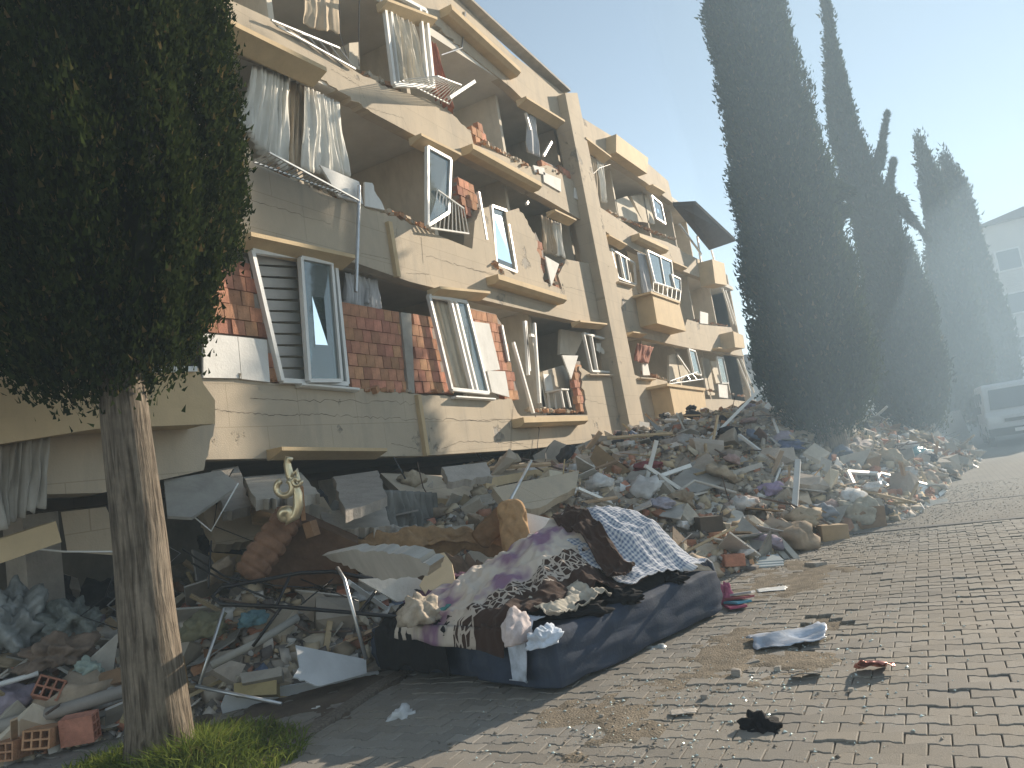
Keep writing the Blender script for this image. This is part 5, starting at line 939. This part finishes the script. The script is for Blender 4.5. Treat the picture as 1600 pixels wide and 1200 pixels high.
for nm, pts, r in (('frame_loop', [(760, 955, 7.2), (700, 938, 7.2), (600, 908, 7.1), (520, 893, 7.05), (470, 895, 7.0), (400, 908, 6.9), (345, 918, 6.8), (332, 932, 6.75), (345, 944, 6.7), (440, 948, 6.7), (560, 958, 6.75), (700, 972, 6.9)], .018), ('cross_bar', [(455, 895, 7.0), (430, 950, 6.7)], .014), ('cross_bar', [(600, 908, 7.1), (560, 958, 6.75)], .014), ('cross_bar', [(680, 935, 7.2), (640, 968, 6.8)], .014), ('bent_rod', [(300, 880, 7.1), (345, 905, 6.9), (420, 935, 6.8)], .010), ('bent_rod', [(285, 858, 7.2), (350, 900, 7.0), (400, 912, 6.9)], .010), ('bent_rod', [(330, 845, 7.2), (325, 920, 6.9)], .009), ('leg', [(440, 948, 6.7), (395, 1010, 6.5)], .014), ('mesh_wire', [(380, 905, 6.95), (430, 915, 6.9), (520, 920, 6.9)], .006), ('mesh_wire', [(470, 905, 6.95), (560, 940, 6.8)], .006), ('mesh_wire', [(520, 905, 7.0), (470, 945, 6.75)], .006)):
    MB().tube([at(*p)-bo for p in pts], r, 7).build(nm, blackm, bed, smooth=True)
plate('timber_post', [(375, 1052, ), (440, 1042), (440, 1056), (378, 1068)], (6.45, 6.5, 6.45), .12, concrete, 'pale stone block on a yellow crate', 'block'); plate('yellow_crate', [(365, 1068), (432, 1060), (432, 1085), (366, 1088)], (6.42, 6.48, 6.44), .25, mat('yellow_foam', (.42, .34, .18), .9, .2, 4, .2, 30), 'yellowish crate under the pale stone block', 'crate')
rod('grey_pipe', [(330, 1040, 6.5), (400, 1005, 6.7), (465, 965, 7.0)], .035, boardg, 'grey plastic pipe lying across the debris right of the trunk', 'pipe'); rod('grey_pipe', [(-20, 1140, 6.15), (90, 1112, 6.2), (200, 1078, 6.35)], .052, mat('drain_pipe', (.34, .31, .28), .6, .15, 4, .1, 30), 'thick grey drain pipe lying left of the trunk', 'pipe')
rod('white_bar', [(-20, 1075, 6.3), (60, 1052, 6.5)], .022, white, 'white bar at the left edge of the debris', 'bar'); plate('brown_board', [(112, 1064), (205, 1038), (208, 1062), (125, 1078)], (6.5, 6.6, 6.5), .03, boardb, 'dark red brown board behind the pipe', 'board'); plate('white_sheet_piece', [(90, 1130), (190, 1090), (205, 1100), (110, 1140)], (6.3, 6.5, 6.5), .02, boardw, 'narrow white panel in front of the pipe', 'panel')
bundle('plastic_wrap', (20, 990), .36, mat('silver_plastic', (.27, .29, .29), .25, .4, 5, .4, 20, spec=.7), 'silvery plastic wrap heaped at the left edge', 'plastic wrap', 3, 6.9, (.8, .8, 1.1), 0, 5, .6); bundle('net_cloth', (110, 975), .30, mat('silver_net', (.21, .235, .225), .8, .4, 9, .5, 30), 'greyish net cloth heaped beside the silver wrap', 'cloth', 8, 7.1, (1.3, .8, .7), 0, 5, .6); bundle('brown_clothes', (95, 1025), .24, fabric('taupe', (.22, .17, .13)), 'taupe brown clothes in front of the net cloth', 'clothes', 12, 6.75, (1.2, .8, .8), 0, 5, .7); bundle('green_cloth', (135, 1050), .12, fabric('pale_green', (.42, .50, .45)), 'pale green cloth scrap under the taupe clothes', 'cloth', 14, 6.6, (1, 1, .9))
bundle('teal_cloth', (395, 970), .13, fabric('dull_teal', (.16, .27, .31)), 'dull teal cloth inside the bed frame', 'cloth', 16, 7.0); bundle('olive_bag', (320, 985), .20, fabric('olive', (.20, .19, .12)), 'olive cloth bag right of the trunk', 'bag', 18, 6.9)
# hollow bricks, seen from their open ends
def hollow_brick(label, px_, dep, rot, sz=(.19, .19, .135)):
    k = MB(); L, w, h = sz; t = .014; nx, nz = 3, 2
    for i in range(nx+1): k.box((0, -w/2+t/2+(w-t)*i/nx, 0), (L, t, h-2*t+.001))
    for j in range(nz+1): k.box((0, 0, -h/2+t/2+(h-t)*j/nz), (L+.001, w+.001, t))
    o = k.build('hollow_brick', brickm); o.location = at(*px_, dep); o.rotation_euler = rot; tag(o, label, 'brick', 'hollow bricks left of the trunk')
hollow_brick('hollow clay brick with open end left of the trunk', (70, 1150), 6.05, (.1, .1, .6), (.26, .2, .14)); hollow_brick('hollow clay brick lying on its side next to the trunk', (125, 1138), 6.1, (1.5, 0, 2.2), (.24, .2, .14)); hollow_brick('dark hollow brick tilted under the brown clothes', (78, 1078), 6.35, (.5, .3, 1.0), (.26, .2, .16)); hollow_brick('reddish hollow brick low at the left edge', (20, 1170), 6.0, (0, .1, .3))
# things lying on the right hand heap: set on its surface
_plate, _rod, _pp, _at = plate, rod, plane_poly, at
def lay(pts, deps, off=.14):
    c = (sum(q[0] for q in pts)/len(pts), sum(q[1] for q in pts)/len(pts)); d = hd(*c)-off-sum(deps)/len(deps); return tuple(q+d for q in deps)
def plate(name, pts, deps, *a, **k): return _plate(name, pts, lay(pts[:3], deps), *a, **k)
def rod(name, pts, *a, **k):
    low = max(pts, key=lambda q: q[1]); d = hd(low[0], low[1])-.05-low[2]; return _rod(name, [(x, y, w+d) for x, y, w in pts], *a, **k)
def frame_thing(label, pts, deps, w=.06, pane=None):
    q, n = plane_poly(pts, lay(pts[:3], deps)); c = sum(q, Vector())/4; r_ = empty('loose_window', c); tag(r_, label, 'window frame', 'loose window frames'); 
    for i in range(4): MB().bar(q[i]-c, q[(i+1) % 4]-c, w, w*.8, n).build('frame_bar', white, r_)
    if pane: MB().prism([p-c for p in q], n*.01).build('pane', pane, r_)
def H_(x, y, o=.25): return hd(x, y, o)
rod('leaning_post', [(1247, 720, 13.6), (1240, 818, 12.9)], .055, mat('post_paint', (.55, .55, .54), .6, .1, 3, .1, 20), 'tall white post standing upright in the rubble heap', 'post', n=4)
frame_thing('white window frame lying half buried at the street end', [(1325, 737), (1372, 740), (1385, 795), (1350, 790)], (14.6, 14.9, 14.0)); frame_thing('long white frame with glass lying flat on the heap edge', [(1368, 738), (1478, 765), (1455, 785), (1400, 775)], (15.4, 15.6, 14.9), .06, glass); frame_thing('white frame standing at the top of the heap', [(1255, 655), (1272, 662), (1292, 694), (1270, 690)], (17.5, 17.6, 17.2))
for i in range(4): plate('enamel_sheet', [(1135+i*4, 868-i*0+i*4), (1215+i*3, 866+i*4), (1225, 875+i*4), (1140, 880+i*4)], (10.4-.08*i, 10.2-.08*i, 9.9-.08*i), .03, mat('enamel', (.50, .55, .57), .35, .15, 4, .05, 30, spec=.6), ('topmost', 'second', 'third', 'lowest')[i]+' pale enamel sheet in the stack before the heap', 'panel', 'stacked enamel panels')
for a, b, lab in (((1197, 838, 10.4), (1232, 878, 9.7), 'left one of two cream bars on the enamel panels'), ((1211, 836, 10.4), (1248, 878, 9.7), 'right one of two cream bars on the enamel panels')): rod('cream_bar', [a, b], .05, mat('cream_pvc', (.52, .50, .44), .5, .1, 3, .05, 20), lab, 'bar', n=4)
def box_thing(name, px_, dep, sz, rz, m, label, cat, open_=False):
    r_ = MB(); L, w, h = sz
    if open_:
        t = .012
        for s in (-1, 1): r_.box((s*(L-t)/2, 0, 0), (t, w, h)); r_.box((0, s*(w-t)/2, 0), (L-2*t-.002, t, h))
        r_.box((0, 0, -h/2+t/2), (L-2*t-.002, w-2*t-.002, t))
    else: r_.box((0, 0, 0), sz)
    o = r_.build(name, m); o.location = hit(px_[0], px_[1]+8, heap)+Vector((-.1, 0, h*.45)); o.rotation_euler = (.08, .05, rz); md = o.modifiers.new('b', 'BEVEL'); md.width = .006; return tag(o, label, cat)
card = mat('cardboard', (.42, .30, .18), .85, .15, 5, .1, 30)
box_thing('carton', (1302, 834), 12.4, (.42, .35, .22), .4, card, 'brown carton at the foot of the rubble heap', 'carton'); box_thing('drawer_box', (1362, 815), 13.0, (.22, .40, .32), .3, wood, 'open wooden drawer standing at the heap foot', 'drawer', True); box_thing('clay_block', (1150, 873), 9.75, (.19, .24, .14), .5, brickm, 'reddish brown block on the enamel panels', 'block'); box_thing('dark_box', (1110, 820), 10.6, (.5, .3, .2), .5, mat('dark_ply', (.11, .09, .07), .8, .2, 5, .1, 30), 'dark wooden box on the heap behind the checked sheet', 'box'); box_thing('dark_block', (1278, 880), 10.1, (.2, .16, .09), .8, concrete, 'dark grey block lying alone before the heap', 'block')
for px_, s, m_, lab, cat, sd, fl in (((1160, 790), .22, fabric('pale_pink', (.48, .38, .34)), 'pale pink pillow on the rubble heap', 'pillow', 31, (1.3, .8, .7)), ((1205, 768), .2, fabric('lilac', (.38, .30, .44)), 'lilac garment on the rubble heap', 'garment', 33, (1.2, .9, .7)), ((1340, 808), .30, fabric('cream_pouf', (.46, .42, .34)), 'big cream cushion at the foot of the heap', 'cushion', 35, (1.2, .8, .9)), ((1232, 700), .26, fabric('denim', (.09, .13, .24)), 'dark blue denim clothes on top of the heap', 'clothes', 37, (1.2, 1, .6)), ((1065, 700), .42, fabric('grey_duvet', (.36, .34, .32)), 'large grey duvet near the pier foot', 'duvet', 39, (1.5, .9, .6)), ((1342, 700), .32, fabric('rose_grey', (.40, .34, .32)), 'rose grey rolled quilt left of the tree trunk', 'quilt', 41, (1.7, .7, .6)), ((1432, 712), .3, mat('aqua_plastic', (.20, .42, .47), .4, .3, 4, .2, 20), 'aqua plastic tub at the far end of the heap', 'tub', 43, (1.3, .8, .7)), ((1285, 806), .22, fabric('slate', (.28, .30, .34)), 'slate grey garment near the heap foot', 'garment', 45, (1, .9, .8)), ((1010, 730), .2, fabric('maroon', (.22, .06, .07)), 'maroon garment on the heap below the pier', 'garment', 47, (1.5, .8, .5)), ((1030, 790), .2, fabric('lavender_grey', (.40, .38, .44)), 'lavender grey cloth just behind the checked sheet', 'cloth', 49, (1.4, .8, .6))):
    bundle('soft_item' if False else lab.split()[-1] if False else cat, px_, s, m_, lab, cat, sd, hd(*px_)-.1, fl, 0, 4, .45)
for pts, deps, th, m_, lab in (([(1085, 720), (1150, 745), (1090, 770), (1040, 760)], (15.0, 14.6, 14.0), .03, boardg, 'large dark grey panel lying in the middle of the heap'), ([(1100, 715), (1125, 708), (1128, 718), (1100, 726)], (16.0, 16.2, 16.0), .1, foam, 'white box lid on the heap'), ([(1140, 735), (1160, 712), (1182, 732)], (15.0, 15.2, 14.9), .03, boardg, 'triangular slate grey panel on the heap'), ([(1105, 748), (1190, 722), (1193, 729), (1110, 758)], (14.4, 14.8, 14.8), .05, boardw, 'long pale beam lying across the heap'), ([(1265, 755), (1310, 742), (1320, 758), (1275, 770)], (14.2, 14.4, 14.1), .05, foam, 'grey white slab below the far trunk'), ([(1300, 735), (1308, 715), (1324, 738), (1318, 752)], (14.6, 14.9, 14.7), .03, boardw, 'pale pointed board standing on the heap'), ([(1345, 800), (1480, 778), (1482, 786), (1350, 808)], (13.4, 14.4, 14.3), .04, boardw, 'long grey beam lying at the heap edge by the street'), ([(1060, 765), (1160, 800), (1175, 828), (1165, 832), (1050, 772)], (13.0, 11.9, 11.3), .03, boardw, 'pale bent strip running down the heap'), ([(1180, 650), (1200, 628), (1222, 640), (1205, 656)], (19.5, 19.9, 19.6), .05, foam, 'white slab standing on the summit of the heap'), ([(950, 760), (980, 752), (985, 765), (955, 773)], (13.4, 13.8, 13.6), .02, foam, 'pale blue white sheet below the pier')):
    plate('broken_sheet', pts, deps, th, m_, lab, 'panel', 'large panels in the heap')
rod('curved_pipe', [(1050, 790, 12.4), (1064, 765, 12.7), (1085, 751, 12.9), (1110, 758, 12.9), (1150, 770, 13.0)], .02, boardw, 'curved pale pipe arching over the heap', 'pipe'); rod('thin_pole', [(1210, 757, 13.6), (1219, 732, 14.0)], .02, white, 'short white stick on the lilac garment', 'stick'); rod('thin_pole', [(1208, 655, 18.2), (1222, 692, 17.6)], .03, white, 'white bar near the summit of the heap', 'bar')
plate, rod = _plate, _rod
# plastic chair in the lower room
ch = empty('plastic_chair', fp(*z(5, (465, 828))[0], D+.25)); tag(ch, 'white plastic garden chair in the torn open lower room', 'chair')
MB().box((0, 0, .42), (.42, .42, .03)).build('seat', white, ch); MB().box((0, .2, .65), (.40, .03, .4)).build('backrest', white, ch)
for a in (-.18, .18):
    for b in (-.18, .18): MB().bar((a, b, 0), (a*.9, b*.9, .41), .04, .04).build('leg', white, ch)
# distant wall and heap beyond the second trunk
plate('fallen_wall', [(1330, 690), (1400, 670), (1425, 690), (1425, 712), (1330, 720)], (25, 25.5, 25.5), .2, plaster, 'pale fallen wall beyond the heap near the far trunks', 'wall'); plate('white_shed', [(1460, 650), (1500, 640), (1520, 690), (1462, 694)], (28, 28.4, 28.4), .5, bgw, 'pale broken panel in the smoke before the van', 'panel')

# wreckage jammed into the crushed ground floor
rw = random.Random(21)
for i in range(70):
    x = rw.uniform(4.5, 18.5); y = rw.uniform(6.2, 8.8); zz = max(heap(x, y), .2)+rw.uniform(.05, .55); kind = rw.choice(('white_board_piece', 'grey_panel_piece', 'veneer_board_piece', 'plaster_chunk', 'wooden_lath', 'concrete_chunk', 'tan_cloth', 'dark_cloth')); ms, lab, cat, grp = variants[kind]
    o = link(kind, rw.choice(ms)); sc = rw.uniform(.9, 2.0); o.location = (x, y, min(zz, 1.75)); o.rotation_euler = (rw.gauss(0, .7), rw.gauss(0, .7), rw.uniform(0, 6.28)); o.scale = (sc, sc, sc); tag(o, ('large ' if sc > 1.4 else 'middling ')+lab+rw.choice((' jammed ', ' wedged ', ' propped '))+'under the facade '+('behind the big trunk' if x < 6 else 'behind the gilded scroll' if x < 8.5 else 'behind the tufted cushion' if x < 12 else 'near the pier'), cat, grp)
for i in range(26):
    x = rw.uniform(4.2, 17); y = rw.uniform(6.3, 7.4); z0 = rw.uniform(1.7, 2.1); z1 = max(heap(x, y)-.05, .2); pts = [(0, 0, 0)]
    for k in range(1, 6): t = k/5; pts.append((rw.gauss(0, .06)+.25*math.sin(t*3)*rw.choice((-1, 1)), rw.gauss(0, .06), (z1-z0)*t))
    o = MB().tube(pts, rw.choice((.006, .008, .012)), 5).build('hanging_wire', blackm if i % 3 else metal); o.location = (x, y, z0); tag(o, ('dark' if i % 3 else 'pale')+' wire hanging under the facade '+('behind the big trunk' if x < 6 else 'behind the gilded scroll' if x < 8.5 else 'behind the tufted cushion' if x < 12 else 'near the pier'), 'wire', 'wires hanging under the facade')

plate('plasterboard', poly((520, 872), 'j', (570, 884), 'j', (640, 878), 'j', (600, 866)), (7.0, 6.75, 6.8), .02, foam, 'torn white plaster layer on top of the broken plasterboard', 'plasterboard')

for i, (pts, deps, lab) in enumerate((([(380, 745), (470, 738), (500, 772), (400, 782)], (9.2, 9.8, 9.4), 'grey slab wedged behind the gilded scroll'), ([(520, 745), (590, 735), (605, 775), (540, 800)], (9.4, 10.0, 9.6), 'grey slab wedged left of the net curtain'), ([(690, 730), (760, 722), (770, 745), (700, 752)], (10.6, 11.2, 11.0), 'grey slab wedged over the ochre edged slab'), ([(330, 735), (372, 728), (392, 790), (350, 800)], (8.8, 9.1, 9.0), 'narrow grey slab under the facade corner'), ([(500, 800), (600, 790), (610, 822), (510, 828)], (8.9, 9.4, 9.2), 'flat grey slab above the camel cover'))):
    plate('crushed_slab', poly(pts[0], pts[1], 'j', pts[2], 'j', pts[3], 'j', pts[0])[:-1], deps, .1, concrete, lab, 'slab', 'slabs crushed under the facade')
